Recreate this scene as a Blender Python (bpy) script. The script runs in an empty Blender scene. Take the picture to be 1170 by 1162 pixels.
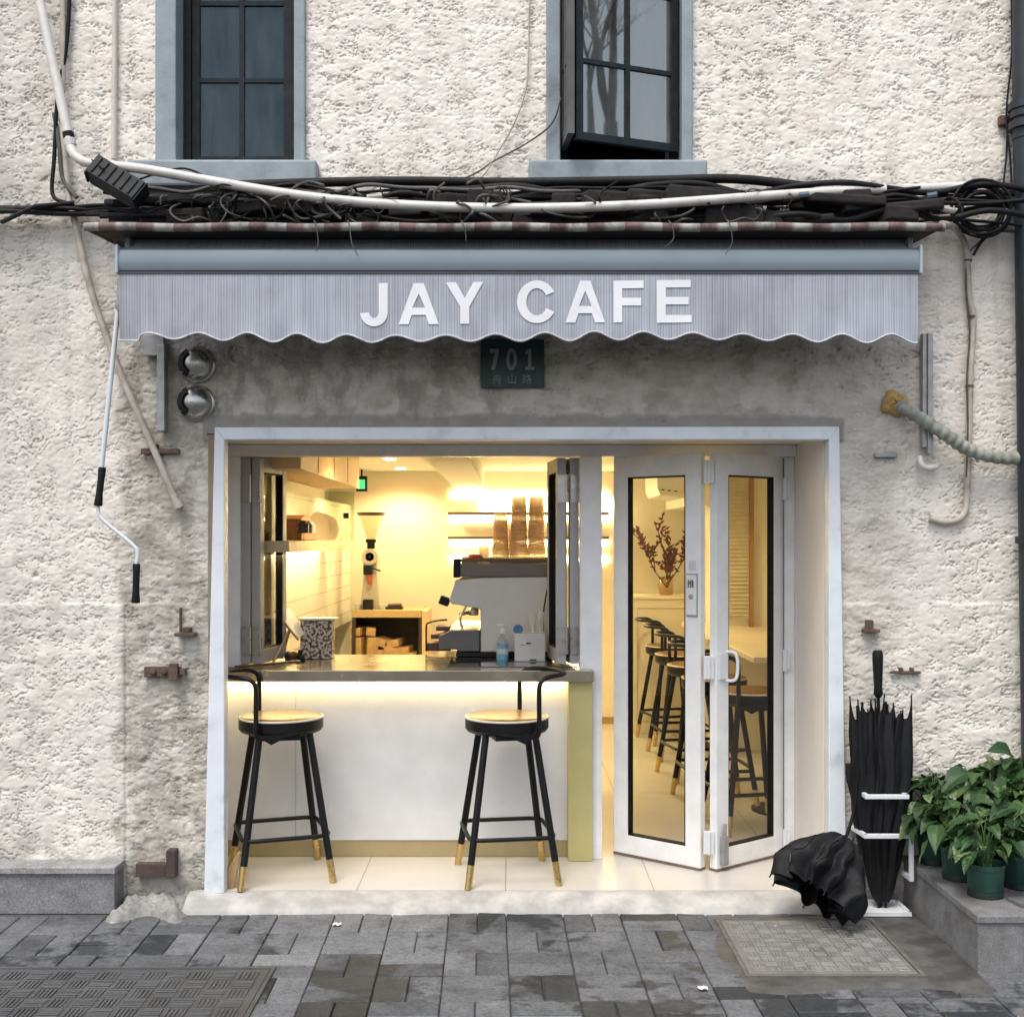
import bpy, math, random
import numpy as np
from mathutils import Vector, Matrix
from mathutils.geometry import tessellate_polygon

SC = bpy.context.scene
COL = SC.collection
R = math.radians
F, D, H = 1350.0, 5.4, 1.6          # focal length in photo pixels, camera distance to the facade, eye height


def at(px, py, y):
    """world point that stands at depth y and was measured at photo pixel px, py"""
    d = D + y
    return Vector(((px - 585) * d / F, y, H - (py - 617) * d / F))


# ------------------------------------------------------------------ materials
MATS = {}


def nd(t, kind, **kw):
    n = t.nodes.new(kind)
    for k, v in kw.items():
        if k in n.inputs:
            n.inputs[k].default_value = v
        else:
            setattr(n, k, v)
    return n


def ramp(t, src, stops, interp='LINEAR'):
    n = t.nodes.new('ShaderNodeValToRGB')
    n.color_ramp.interpolation = interp
    e = n.color_ramp.elements
    while len(e) < len(stops):
        e.new(0.5)
    for i, (p, c) in enumerate(stops):
        e[i].position = p
        e[i].color = (*c, 1) if len(c) == 3 else c
    t.links.new(src, n.inputs['Fac'])
    return n.outputs['Color']


def base_mat(name):
    m = bpy.data.materials.new(name)
    m.use_nodes = True
    t = m.node_tree
    return m, t, t.nodes['Principled BSDF']


def noise(t, scale, detail=4, rough=.55, coord='Object', vec=None):
    n = nd(t, 'ShaderNodeTexNoise', Scale=scale, Detail=detail, Roughness=rough)
    if vec is None:
        tc = t.nodes.get('TC') or nd(t, 'ShaderNodeTexCoord', name='TC')
        vec = tc.outputs[coord]
    t.links.new(vec, n.inputs['Vector'])
    return n.outputs['Fac']


def bump(t, b, src, strength=.3, dist=.01):
    n = nd(t, 'ShaderNodeBump', Strength=strength, Distance=dist)
    t.links.new(src, n.inputs['Height'])
    t.links.new(n.outputs['Normal'], b.inputs['Normal'])


def mul(c, k):
    return tuple(min(1, x * k) for x in c)


def M(name, col, rough=.55, metal=0., var=.12, vs=7., bmp=.0, bs=80., spec=.5, dirt=None, coat=0.):
    if name in MATS:
        return MATS[name]
    m, t, b = base_mat(name)
    f = noise(t, vs, 6, .6)
    stops = [(.3, mul(col, 1 - var)), (.7, mul(col, 1 + var))]
    if dirt:
        stops = [(.28, dirt), (.42, mul(col, 1 - var)), (.7, mul(col, 1 + var))]
    t.links.new(ramp(t, f, stops), b.inputs['Base Color'])
    rr = ramp(t, noise(t, vs * 2.3, 5), [(.3, (max(.02, rough - .08),) * 3), (.7, (min(1, rough + .1),) * 3)])
    t.links.new(rr, b.inputs['Roughness'])
    b.inputs['Metallic'].default_value = metal
    b.inputs['Specular IOR Level'].default_value = spec
    b.inputs['Coat Weight'].default_value = coat
    if bmp:
        bump(t, b, noise(t, bs, 6, .6), bmp, .006)
    MATS[name] = m
    return m


def emit(name, col, s):
    m, t, b = base_mat(name)
    b.inputs['Base Color'].default_value = (*col, 1)
    b.inputs['Emission Color'].default_value = (*col, 1)
    b.inputs['Emission Strength'].default_value = s
    MATS[name] = m
    return m


def glass(name, tint=(.95, .97, .97), refl=1.0, ior=1.5, rough=.01):
    m = bpy.data.materials.new(name)
    m.use_nodes = True
    t = m.node_tree
    t.nodes.remove(t.nodes['Principled BSDF'])
    out = t.nodes['Material Output']
    tr = nd(t, 'ShaderNodeBsdfTransparent')
    tr.inputs['Color'].default_value = (*tint, 1)
    gl = nd(t, 'ShaderNodeBsdfGlossy', Roughness=rough)
    fr = nd(t, 'ShaderNodeFresnel', IOR=ior)
    mx = nd(t, 'ShaderNodeMixShader')
    mt = nd(t, 'ShaderNodeMath', operation='MULTIPLY')
    mt.inputs[1].default_value = refl
    t.links.new(fr.outputs[0], mt.inputs[0])
    ge = nd(t, 'ShaderNodeNewGeometry')
    m1 = nd(t, 'ShaderNodeMath', operation='SUBTRACT')
    m1.inputs[0].default_value = 1
    t.links.new(ge.outputs['Backfacing'], m1.inputs[1])
    m2 = nd(t, 'ShaderNodeMath', operation='MULTIPLY')
    t.links.new(mt.outputs[0], m2.inputs[0])
    t.links.new(m1.outputs[0], m2.inputs[1])
    t.links.new(m2.outputs[0], mx.inputs[0])
    t.links.new(tr.outputs[0], mx.inputs[1])
    t.links.new(gl.outputs[0], mx.inputs[2])
    t.links.new(mx.outputs[0], out.inputs['Surface'])
    MATS[name] = m
    return m


# ------------------------------------------------------------------ mesh builder
class MB:
    def __init__(s, mx=None):
        s.v, s.f, s.mi, s.m = [], [], [], 0
        s.mx = mx

    def add(s, vs, fs):
        o = len(s.v)
        if s.mx is not None:
            vs = [s.mx @ Vector(p) for p in vs]
        s.v += [tuple(p) for p in vs]
        for q in fs:
            s.f.append(tuple(i + o for i in q))
            s.mi.append(s.m)
        return s

    def box(s, x0, x1, y0, y1, z0, z1):
        p = [(x, y, z) for z in (z0, z1) for y in (y0, y1) for x in (x0, x1)]
        return s.add(p, [(0, 2, 3, 1), (4, 5, 7, 6), (0, 1, 5, 4), (2, 6, 7, 3), (0, 4, 6, 2), (1, 3, 7, 5)])

    def obox(s, c, size, rot=(0, 0, 0)):
        from mathutils import Euler
        e = Euler(rot).to_matrix()
        c = Vector(c)
        hx, hy, hz = (k / 2 for k in size)
        p = [c + e @ Vector((x, y, z)) for z in (-hz, hz) for y in (-hy, hy) for x in (-hx, hx)]
        return s.add(p, [(0, 2, 3, 1), (4, 5, 7, 6), (0, 1, 5, 4), (2, 6, 7, 3), (0, 4, 6, 2), (1, 3, 7, 5)])

    def tube(s, path, r, n=10, closed=False, caps=True):
        path = [Vector(p) for p in path]
        N = len(path)
        rad = r if isinstance(r, (list, tuple)) else [r] * N
        up = None
        rings = []
        for i, p in enumerate(path):
            if closed:
                d = path[(i + 1) % N] - path[i - 1]
            else:
                d = path[min(i + 1, N - 1)] - path[max(i - 1, 0)]
            d = d.normalized() if d.length > 1e-9 else Vector((0, 0, 1))
            if up is None:
                up = d.orthogonal().normalized()
            up = (up - d * up.dot(d))
            up = up.normalized() if up.length > 1e-6 else d.orthogonal().normalized()
            w = d.cross(up)
            rings.append([p + (up * math.cos(a) + w * math.sin(a)) * rad[i] for a in [2 * math.pi * k / n for k in range(n)]])
        vs = [q for g in rings for q in g]
        fs = []
        for i in range(N if closed else N - 1):
            a, b = i * n, ((i + 1) % N) * n
            for k in range(n):
                fs.append((a + k, a + (k + 1) % n, b + (k + 1) % n, b + k))
        if caps and not closed:
            fs.append(tuple(range(n))[::-1])
            fs.append(tuple((N - 1) * n + k for k in range(n)))
        return s.add(vs, fs)

    def lathe(s, prof, c=(0, 0, 0), n=32, axis='z', cap=True):
        c = Vector(c)
        vs, fs = [], []
        for r, z in prof:
            for k in range(n):
                a = 2 * math.pi * k / n
                q = (r * math.cos(a), r * math.sin(a), z)
                if axis == 'y':
                    q = (q[0], -q[2], q[1])
                elif axis == 'x':
                    q = (q[2], q[0], q[1])
                vs.append(c + Vector(q))
        for i in range(len(prof) - 1):
            for k in range(n):
                fs.append((i * n + k, i * n + (k + 1) % n, (i + 1) * n + (k + 1) % n, (i + 1) * n + k))
        if cap and prof[0][0] > 1e-6:
            fs.append(tuple(range(n))[::-1])
        if cap and prof[-1][0] > 1e-6:
            fs.append(tuple((len(prof) - 1) * n + k for k in range(n)))
        return s.add(vs, fs)

    def grid(s, nu, nv, fn, flip=False):
        vs = [fn(i / (nu - 1), j / (nv - 1)) for j in range(nv) for i in range(nu)]
        fs = []
        for j in range(nv - 1):
            for i in range(nu - 1):
                a = j * nu + i
                q = (a, a + 1, a + nu + 1, a + nu)
                fs.append(q[::-1] if flip else q)
        return s.add(vs, fs)

    def prism(s, poly, z0, z1, mapf):
        """poly: 2-D outline, extruded from z0 to z1; mapf(u, v, w) gives the point"""
        n = len(poly)
        tri = tessellate_polygon([[Vector((p[0], p[1], 0)) for p in poly]])
        vs = [mapf(p[0], p[1], z0) for p in poly] + [mapf(p[0], p[1], z1) for p in poly]
        fs = [tuple(t) for t in tri] + [tuple(n + k for k in t[::-1]) for t in tri]
        for i in range(n):
            j = (i + 1) % n
            fs.append((i, j, n + j, n + i))
        return s.add(vs, fs)

    def build(s, name, mats, parent=None, smooth=None, bevel=0., seg=2, solid=0., weld=False):
        me = bpy.data.meshes.new(name)
        me.from_pydata(s.v, [], s.f)
        mats = mats if isinstance(mats, (list, tuple)) else [mats]
        for m in mats:
            me.materials.append(m)
        if len(mats) > 1:
            me.polygons.foreach_set('material_index', s.mi)
        if weld or True:
            import bmesh
            bm = bmesh.new()
            bm.from_mesh(me)
            bmesh.ops.recalc_face_normals(bm, faces=bm.faces)
            bm.to_mesh(me)
            bm.free()
        if smooth is not None:
            me.polygons.foreach_set('use_smooth', [True] * len(me.polygons))
            me.set_sharp_from_angle(angle=R(smooth))
        me.update()
        o = bpy.data.objects.new(name, me)
        COL.objects.link(o)
        if parent is not None:
            o.parent = parent
            if parent.type == 'EMPTY':
                o.matrix_parent_inverse = Matrix.Translation(-parent.location)
        if solid:
            k = o.modifiers.new('thick', 'SOLIDIFY')
            k.thickness = solid
            k.offset = 0
        if bevel:
            k = o.modifiers.new('bev', 'BEVEL')
            k.width = bevel
            k.segments = seg
            k.limit_method = 'ANGLE'
        return o


def tag(o, label=None, cat=None, group=None, kind=None):
    for k, v in (('label', label), ('category', cat), ('group', group), ('kind', kind)):
        if v:
            o[k] = v
    return o


def thing(name, label, cat, loc=(0, 0, 0), group=None):
    o = bpy.data.objects.new(name, None)
    COL.objects.link(o)
    o.location = loc
    o.empty_display_size = .1
    return tag(o, label, cat, group)


def copy_tree(o, parent=None):
    c = o.copy()
    COL.objects.link(c)
    if parent is not None:
        inv = o.matrix_parent_inverse.copy()
        c.parent = parent
        c.matrix_parent_inverse = inv
    for ch in list(o.children):
        copy_tree(ch, c)
    return c


def smoothpath(pts, n=6, closed=False):
    pts = [Vector(p) for p in pts]
    out = []
    N = len(pts)
    for i in range(N if closed else N - 1):
        if closed:
            p0, p1, p2, p3 = pts[i - 1], pts[i], pts[(i + 1) % N], pts[(i + 2) % N]
        else:
            p0, p1, p2, p3 = pts[max(i - 1, 0)], pts[i], pts[i + 1], pts[min(i + 2, N - 1)]
        for k in range(n):
            t = k / n
            out.append(.5 * ((2 * p1) + (p2 - p0) * t + (2 * p0 - 5 * p1 + 4 * p2 - p3) * t * t + (3 * p1 - p0 - 3 * p2 + p3) * t ** 3))
    if not closed:
        out.append(pts[-1])
    return out


# ------------------------------------------------------------------ numpy noise
_rs = np.random.RandomState(7)
PERM = np.tile(_rs.permutation(512), 3)
GA = _rs.rand(512) * 2 * np.pi
GX, GY = np.cos(GA), np.sin(GA)


def perlin(x, y, seed=0):
    xi, yi = np.floor(x).astype(np.int64), np.floor(y).astype(np.int64)
    xf, yf = x - xi, y - yi
    u, v = xf ** 3 * (xf * (xf * 6 - 15) + 10), yf ** 3 * (yf * (yf * 6 - 15) + 10)

    def g(a, b):
        h = PERM[(PERM[(xi + a + seed * 37) & 511] + yi + b) & 511]
        return GX[h] * (xf - a) + GY[h] * (yf - b)
    n0 = g(0, 0) * (1 - u) + g(1, 0) * u
    n1 = g(0, 1) * (1 - u) + g(1, 1) * u
    return (n0 * (1 - v) + n1 * v) * 1.5


def fbm(x, y, seed=0, o=4, gain=.5):
    s, a = np.zeros_like(x), 1.
    for k in range(o):
        s += a * perlin(x * 2 ** k, y * 2 ** k, seed + k)
        a *= gain
    return s


def sstep(a, b, x):
    t = np.clip((x - a) / (b - a), 0, 1)
    return t * t * (3 - 2 * t)


# ------------------------------------------------------------------ shared materials
WHITE = M('white_paint', (.70, .72, .74), .4, var=.05, vs=5, bmp=.08, bs=25)
FRAME = M('frame_paint', (.74, .78, .81), .42, var=.06, vs=6, bmp=.15, bs=25, dirt=(.52, .54, .54))
DOORW = M('door_paint', (.80, .80, .79), .36, var=.05, vs=9, bmp=.04, bs=30, dirt=(.72, .715, .70))
ALU = M('grey_aluminium', (.36, .36, .36), .42, metal=.3, var=.08)
PLASTER = M('plaster', (.74, .70, .62), .75, var=.04, vs=3, bmp=.06, bs=40)
BLACK = M('black_steel', (.006, .006, .0065), .42, var=.2, bmp=.05, bs=120, spec=.25)
RUBBER = M('black_rubber', (.007, .007, .007), .6, spec=.25)
BRASS = M('brass', (.62, .44, .18), .3, metal=1, var=.12, vs=30)
BRASSP = M('brass_painted', (.42, .33, .17), .42, metal=.2, var=.08, vs=6)
STEEL = M('stainless', (.46, .45, .43), .3, metal=1, var=.08, vs=12)
GALV = M('galvanised', (.36, .36, .35), .5, metal=.7, var=.2, vs=18, bmp=.1)
RUST = M('rusty_iron', (.13, .085, .065), .8, metal=.2, var=.45, vs=30, bmp=.5, bs=90)
PVC = M('white_pvc', (.62, .60, .55), .42, var=.1, vs=9, dirt=(.36, .34, .3))
PVCOLD = M('aged_conduit', (.50, .45, .38), .6, var=.18, vs=14, bmp=.15, dirt=(.27, .24, .2))
WIRE = M('black_cable', (.009, .009, .0095), .6, var=.3, vs=20, spec=.22)
WIREG = M('grey_cable', (.085, .08, .073), .7, var=.35, vs=14)
WOOD = M('oak', (.42, .27, .13), .5, var=.2, vs=9)
WOODL = M('light_oak', (.60, .45, .26), .5, var=.1, vs=7)
WOODD = M('dark_wood', (.10, .055, .03), .5, var=.3, vs=10)
GREYTRIM = M('blue_grey_trim', (.28, .33, .35), .7, var=.1, vs=8, bmp=.25, bs=60, dirt=(.18, .2, .215))
SASH = M('dark_sash_paint', (.016, .022, .026), .55, var=.35, vs=20, bmp=.2, spec=.2)
PANE = glass('thin_glass', (.96, .97, .96), 1.0)
PANEUP = glass('old_window_glass', (.60, .68, .69), 5.2, 1.6, .02)
PANEDIM = glass('dusty_window_glass', (.50, .60, .64), 1.0, 1.5, .08)
for _g, _c in ((PANEDIM, (.62, .86, 1, 1)), (PANEUP, (1, 1, .93, 1))):
    _t = _g.node_tree
    [n for n in _t.nodes if n.type == 'BSDF_GLOSSY'][0].inputs['Color'].default_value = _c
    _d = nd(_t, 'ShaderNodeBsdfDiffuse')                       # dust and rain marks on the old panes
    _d.inputs['Color'].default_value = (.36, .38, .38, 1)
    _mp = nd(_t, 'ShaderNodeMapping')
    _mp.inputs['Scale'].default_value = (9, 9, 2.5)
    _tc = nd(_t, 'ShaderNodeTexCoord', name='TC')
    _t.links.new(_tc.outputs['Object'], _mp.inputs['Vector'])
    _x = nd(_t, 'ShaderNodeMixShader')
    _t.links.new(ramp(_t, noise(_t, 1.0, 6, .7, vec=_mp.outputs[0]), [(.38, (.02,) * 3), (.72, ((.13 if _g is PANEDIM else .26),) * 3)]), _x.inputs[0])
    _t.links.new([n for n in _t.nodes if n.type == 'MIX_SHADER'][0].outputs[0], _x.inputs[1])
    _t.links.new(_d.outputs[0], _x.inputs[2])
    _t.links.new(_x.outputs[0], _t.nodes['Material Output'].inputs['Surface'])
MACH = M('machine_panel', (.60, .57, .52), .38, metal=.4, var=.04)
TILEW = None


def granite(g=1.0):
    m, t, b = base_mat('granite')
    n1, n2, n3 = noise(t, 220, 3, .7), noise(t, 3, 5), noise(t, 11, 6, .65)
    c1 = ramp(t, n1, [(.35, mul((.12, .12, .12), g)), (.5, mul((.22, .22, .22), g)), (.66, mul((.33, .33, .325), g))])
    c2 = ramp(t, n3, [(.34, (.55, .53, .5)), (.6, (1, 1, 1))])
    mx = nd(t, 'ShaderNodeMix', data_type='RGBA', blend_type='MULTIPLY')
    mx.inputs[0].default_value = .8
    t.links.new(c1, mx.inputs[6])
    t.links.new(c2, mx.inputs[7])
    t.links.new(mx.outputs[2], b.inputs['Base Color'])
    b.inputs['Roughness'].default_value = .6
    bump(t, b, n1, .12, .003)
    return m


GRANITE = granite()
GRANITEL = granite(1.45)


def stripes(name, a, b_, per, coord=0, duty=.5, rough=.7, soft=.02, extra=None, grime=.72, streak=False):
    """bands along one object axis"""
    m, t, b = base_mat(name)
    tc = nd(t, 'ShaderNodeTexCoord', name='TC')
    sp = nd(t, 'ShaderNodeSeparateXYZ')
    t.links.new(tc.outputs['Object'], sp.inputs[0])
    d = nd(t, 'ShaderNodeMath', operation='DIVIDE')
    d.inputs[1].default_value = per
    t.links.new(sp.outputs[coord], d.inputs[0])
    fr = nd(t, 'ShaderNodeMath', operation='FRACT')
    t.links.new(d.outputs[0], fr.inputs[0])
    c = ramp(t, fr.outputs[0], [(0, a), (duty - soft, a), (duty + soft, b_), (1 - soft, b_)])
    mx = nd(t, 'ShaderNodeMix', data_type='RGBA', blend_type='MULTIPLY')
    mx.inputs[0].default_value = 1
    t.links.new(c, mx.inputs[6])
    t.links.new(ramp(t, noise(t, extra or 14, 6, .65), [(.36, (grime, grime * .97, grime * .94)), (.6, (1, 1, 1))]), mx.inputs[7])
    outc = mx.outputs[2]
    if streak:
        mp = nd(t, 'ShaderNodeMapping')
        mp.inputs['Scale'].default_value = (95, 1, 1.6)
        t.links.new(tc.outputs['Object'], mp.inputs['Vector'])
        m2 = nd(t, 'ShaderNodeMix', data_type='RGBA', blend_type='MULTIPLY')
        m2.inputs[0].default_value = 1
        t.links.new(outc, m2.inputs[6])
        t.links.new(ramp(t, noise(t, 1.0, 4, .7, vec=mp.outputs[0]), [(.34, (.80, .80, .83)), (.58, (1.04, 1.04, 1.04))]), m2.inputs[7])
        outc = m2.outputs[2]
    t.links.new(outc, b.inputs['Base Color'])
    b.inputs['Roughness'].default_value = rough
    MATS[name] = m
    return m


# ================================================================== SETTING
# ---- stucco facade as real relief
ZC = -.06


def build_facade(parent):
    X0, X1, Z0, Z1 = -2.6, 2.6, -.07, 4.4
    dx, dz = .0048, .0042
    xs = np.arange(X0, X1 + dx, dx)
    zs = np.arange(Z0, Z1 + dz, dz)
    Xg, Zg = np.meshgrid(xs, zs)
    w1 = fbm(Xg * 3, Zg * 3, 3, 3)
    w2 = fbm(Xg * 9, Zg * 9, 9, 3)
    # cement render round the opening
    left = sstep(-1.80, -1.74, Xg + .06 * w1 + .015 * w2) * (Xg < 0) * (1 - sstep(2.62, 2.7, Zg))
    topb = sstep(-1.9, -1.6, Xg) * (1 - sstep(1.75, 1.98, Xg + .05 * w1)) * sstep(1.9, 2.05, Zg) * (1 - sstep(2.8, 2.9, Zg))
    rgt = sstep(1.3, 1.4, Xg) * (1 - sstep(1.76, 1.92, Xg + .14 * w1 + .03 * w2 + .16 * sstep(1.0, 1.7, 2.9 - Zg) * 0)) * sstep(1.28, 1.5, Zg + .25 * w1) * (1 - sstep(2.7, 2.8, Zg))
    rlow = sstep(1.3, 1.4, Xg) * (1 - sstep(1.62, 1.8, Xg + .12 * w1)) * (1 - sstep(1.3, 1.5, Zg)) * .8
    cem = np.clip(np.maximum(np.maximum(left, topb), np.maximum(rgt, rlow)), 0, 1)
    smooth = np.clip(cem * (.55 + .75 * fbm(Xg * 1.7, Zg * 1.7, 21, 3)), 0, 1)
    # flat band just over the frame
    band = sstep(2.04, 2.06, Zg) * (1 - sstep(2.155, 2.185, Zg + .012 * w2)) * sstep(-1.42, -1.40, Xg) * (1 - sstep(1.5, 1.53, Xg))
    coarse = (1 - sstep(2.0, 2.9, Zg + .3 * w1)) * (1 - cem)     # bigger flakes low on the wall
    shell = coarse * (1 - sstep(-1.75, -1.55, Xg)) * sstep(1.35, 1.9, Zg + .2 * w1)
    # ledged plaster: rises towards a lower lip and snaps back

    def ledge(fx, fz, k, seed, pitch, wn=.055):
        n = fbm(Xg * fx, Zg * fz, seed, 4, .55)
        t = n * k - Zg / pitch
        fr = t - np.floor(t)
        body = .30 * (1 - fr) + .25 * (1 - fr) * (fr < .5) * 0      # plate leans out to its lower lip
        notch = np.exp(-((fr - .03) / wn) ** 2) + np.exp(-((fr - 1.03) / wn) ** 2)
        return -(body + notch)
    def lump(fx, fz, seed):
        a = fbm(Xg * fx, Zg * fz, seed, 4, .6)
        return 1 - np.abs(a) * 2.0
    fine = ledge(12, 17, 1.5, 31, .070, .060)
    fine2 = ledge(21, 30, 1.4, 51, .042, .075)
    mid = ledge(8.5, 10, 1.8, 71, .10, .050)
    big = ledge(6.0, 5.0, 2.4, 91, .16, .030)
    patchy = .62 + .38 * sstep(-.45, .35, fbm(Xg * 1.6, Zg * 1.9, 130, 3))       # some areas were trowelled smoother
    msk = sstep(-.05, .30, fbm(Xg * 10, Zg * 15, 120, 3)) * patchy
    msk2 = sstep(-.02, .34, fbm(Xg * 13, Zg * 19, 140, 3)) * patchy
    grain = .0012 * fbm(Xg * 45, Zg * 52, 180, 3)
    soft = .0018 * fbm(Xg * 9, Zg * 11, 160, 3) + .004 * fbm(Xg * 1.5, Zg * 1.2, 162, 2)
    up = .0088 * fine * msk + .0070 * fine2 * msk2 + soft + grain
    lo = .0096 * mid * msk + .0080 * fine * msk2 + soft * 1.3 + grain
    sh = .011 * big * sstep(-.3, .1, fbm(Xg * 6, Zg * 6, 150, 2)) + .004 * fine2 * msk2 + soft + grain
    h = up * (1 - coarse) + lo * coarse
    h = h * (1 - .85 * shell) + sh * .85 * shell
    ce = .008 * mid * msk2 + .0035 * fbm(Xg * 8, Zg * 14, 203, 4, .6) + .0030 * fbm(Xg * 24, Zg * 30, 200, 4, .6) + .003 * fbm(Xg * 3, Zg * 3, 201, 2) + .0075 * fine2 * msk * sstep(-.3, .3, fbm(Xg * 2.4, Zg * 2.4, 205, 2)) + .005 * fine * msk2 + grain
    k = cem * .9
    h = h * (1 - k) + (ce * (1 - .25 * smooth)) * k - .004 * cem
    h += .007 * sstep(-.6, .1, w1) * (1 - sstep(1.300, 1.316, Zg + .006 * w2)) * (np.abs(Xg) > 1.5)      # lower dado stands slightly proud
    h += .006 * np.exp(-((Xg + 1.765) / .006) ** 2) * (Zg < 1.3) * -1.5
    h = h * (1 - band) + band * (.013 + .003 * fbm(Xg * 12, Zg * 20, 230, 3))
    # holes and old nail marks
    rs = np.random.RandomState(5)
    for _ in range(150):
        cx, cz, r = rs.uniform(-2.4, 2.4), rs.uniform(0, 4.2), rs.uniform(.004, .011)
        h -= .012 * np.exp(-(((Xg - cx) ** 2 + (Zg - cz) ** 2) / r ** 2))
    # colours that belong to the wall itself: cream wash, cement, stains
    cream = np.array([.89, .845, .765])
    cream2 = np.array([.81, .76, .68])
    cemc = np.array([.54, .50, .425])
    cemc2 = np.array([.43, .395, .33])
    tone = sstep(-.5, .5, fbm(Xg * 1.3, Zg * 1.6, 300, 4))[..., None]
    colr = cream * tone + (cream * .55 + cream2 * .45) * (1 - tone)
    colr *= (1 - .08 * sstep(.0, .7, fbm(Xg * 18, Zg * 22, 320, 3)))[..., None]
    worn = (sstep(.15, .6, fbm(Xg * 5, Zg * 7, 340, 4)) * .35)[..., None]
    colr = colr * (1 - worn) + np.array([.74, .655, .57]) * worn
    lowgrey = (coarse * .45)[..., None]
    colr = colr * (1 - lowgrey) + np.array([.66, .62, .56]) * lowgrey
    edge = (sstep(-2.05, -2.4, Xg + .12 * w1) * .0 + (1 - sstep(-2.3, -1.95, Xg + .15 * w1)) * sstep(1.9, 2.4, Zg) * .45)[..., None]
    colr = colr * (1 - edge) + np.array([.50, .475, .43]) * edge
    strk = (sstep(.1, .6, fbm(Xg * 16, Zg * 1.1, 360, 4)) * .28 * (1 - cem))[..., None]
    colr = colr * (1 - strk) + np.array([.56, .53, .48]) * strk
    ct = sstep(-.45, .45, fbm(Xg * 5.2, Zg * 7.6, 400, 6, .62))[..., None]
    cc = cemc * ct + cemc2 * (1 - ct)
    pale = sstep(.05, .3, fbm(Xg * 4.1, Zg * 5.7, 420, 6, .62))[..., None] * .6
    cc = cc * (1 - pale) + np.array([.62, .59, .53]) * pale
    lowr = (rlow * .35 + rgt * .38)[..., None]
    cc = cc * (1 - lowr) + np.array([.64, .60, .54]) * lowr
    ck = np.clip(cem * (.9 + .3 * w2), 0, 1)[..., None]
    colr = colr * (1 - ck) + cc * ck
    dk = (band * .75)[..., None]
    colr = colr * (1 - dk) + np.array([.25, .24, .22]) * dk
    patch = (np.exp(-(((Xg + 1.66) / .07) ** 2 + ((Zg - .62) / .6) ** 2) * 1.2) * sstep(-.2, .3, w2 + .3))[..., None] * .55
    colr = colr * (1 - patch) + np.array([.58, .56, .52]) * patch
    pr = np.exp(-(((Xg - 2.30) / .06) ** 2 + ((Zg - 3.5) / .1) ** 2))[..., None] * .6
    colr = colr * (1 - pr) + np.array([.55, .45, .24]) * pr
    soot = np.clip(np.exp(-((Zg - 3.16) / .13) ** 2) * (.35 + .6 * fbm(Xg * 5, Zg * 3, 510, 3)), 0, .5)[..., None]
    colr = colr * (1 - soot) + np.array([.33, .31, .28]) * soot
    for (sa, sb) in ((-1.74, -.88), (.08, .90)):
        rn = sstep(sa - .05, sa + .02, Xg) * (1 - sstep(sb - .02, sb + .05, Xg)) * (Zg < 3.2) * sstep(2.75, 3.2, Zg)
        rn = np.clip(rn * (.3 + .9 * fbm(Xg * 22, Zg * .8, 520, 3)), 0, .55)[..., None]
        colr = colr * (1 - rn) + np.array([.36, .34, .30]) * rn
    lf = np.clip((1 - sstep(-2.35, -2.0, Xg + .1 * w1)) * (.25 + .5 * fbm(Xg * 6, Zg * 2, 530, 4)), 0, .5)[..., None]
    colr = colr * (1 - lf) + np.array([.50, .475, .43]) * lf
    rr3 = np.clip(sstep(.15, .6, fbm(Xg * 4.1, Zg * 2.3, 540, 5)) * .30 * (1 - cem), 0, .4)[..., None]
    colr = colr * (1 - rr3) + np.array([.72, .655, .575]) * rr3
    lst = (left * np.clip(.25 + .9 * fbm(Xg * 9, Zg * 5, 610, 5), 0, .8) * sstep(2.5, 2.0, Zg) * .0 + left * np.clip(.10 + 1.1 * fbm(Xg * 11, Zg * 6, 610, 6, .62), 0, .5))[..., None]
    colr = colr * (1 - lst) + np.array([.27, .25, .215]) * lst
    damp = ((1 - sstep(.02, .22, Zg + .12 * w1 + .05 * w2)) * .6)[..., None]
    colr = colr * (1 - damp) + np.array([.15, .14, .13]) * damp
    colr = np.clip(colr, .02, 1)
    # mesh with the openings left out
    nz, nx = Xg.shape
    idx = np.arange(nz * nx).reshape(nz, nx)
    a, b, c, d = idx[:-1, :-1], idx[:-1, 1:], idx[1:, 1:], idx[1:, :-1]
    xc, zc = (Xg[:-1, :-1] + dx / 2), (Zg[:-1, :-1] + dz / 2)
    hole = ((xc > -1.39) & (xc < 1.47) & (zc < 2.085)) | ((xc > -1.56) & (xc < -.96) & (zc > 3.27)) | ((xc > .19) & (xc < .80) & (zc > 3.27))
    keep = ~hole
    q = np.stack([a[keep], b[keep], c[keep], d[keep]], 1).astype(np.int32)
    used = np.zeros(nz * nx, bool)
    used[q.ravel()] = True
    remap = np.cumsum(used) - 1
    q = remap[q].astype(np.int32)
    co = np.stack([Xg, -h, Zg], -1).reshape(-1, 3)[used].astype(np.float32)
    cl = np.concatenate([colr.reshape(-1, 3)[used], np.ones((used.sum(), 1))], 1).astype(np.float32)
    me = bpy.data.meshes.new('facade_wall')
    me.vertices.add(len(co))
    me.vertices.foreach_set('co', co.ravel())
    me.loops.add(q.size)
    me.loops.foreach_set('vertex_index', q.ravel())
    me.polygons.add(len(q))
    me.polygons.foreach_set('loop_start', np.arange(0, q.size, 4, dtype=np.int32))
    me.polygons.foreach_set('loop_total', np.full(len(q), 4, np.int32))
    at_ = me.color_attributes.new('wash', 'FLOAT_COLOR', 'POINT')
    at_.data.foreach_set('color', cl.ravel())
    me.update(calc_edges=True)
    me.polygons.foreach_set('use_smooth', np.ones(len(q), bool))
    m, t, b = base_mat('stucco')
    va = nd(t, 'ShaderNodeVertexColor', layer_name='wash')
    mx = nd(t, 'ShaderNodeMix', data_type='RGBA', blend_type='MULTIPLY')
    mx.inputs[0].default_value = 1
    t.links.new(va.outputs['Color'], mx.inputs[6])
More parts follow.
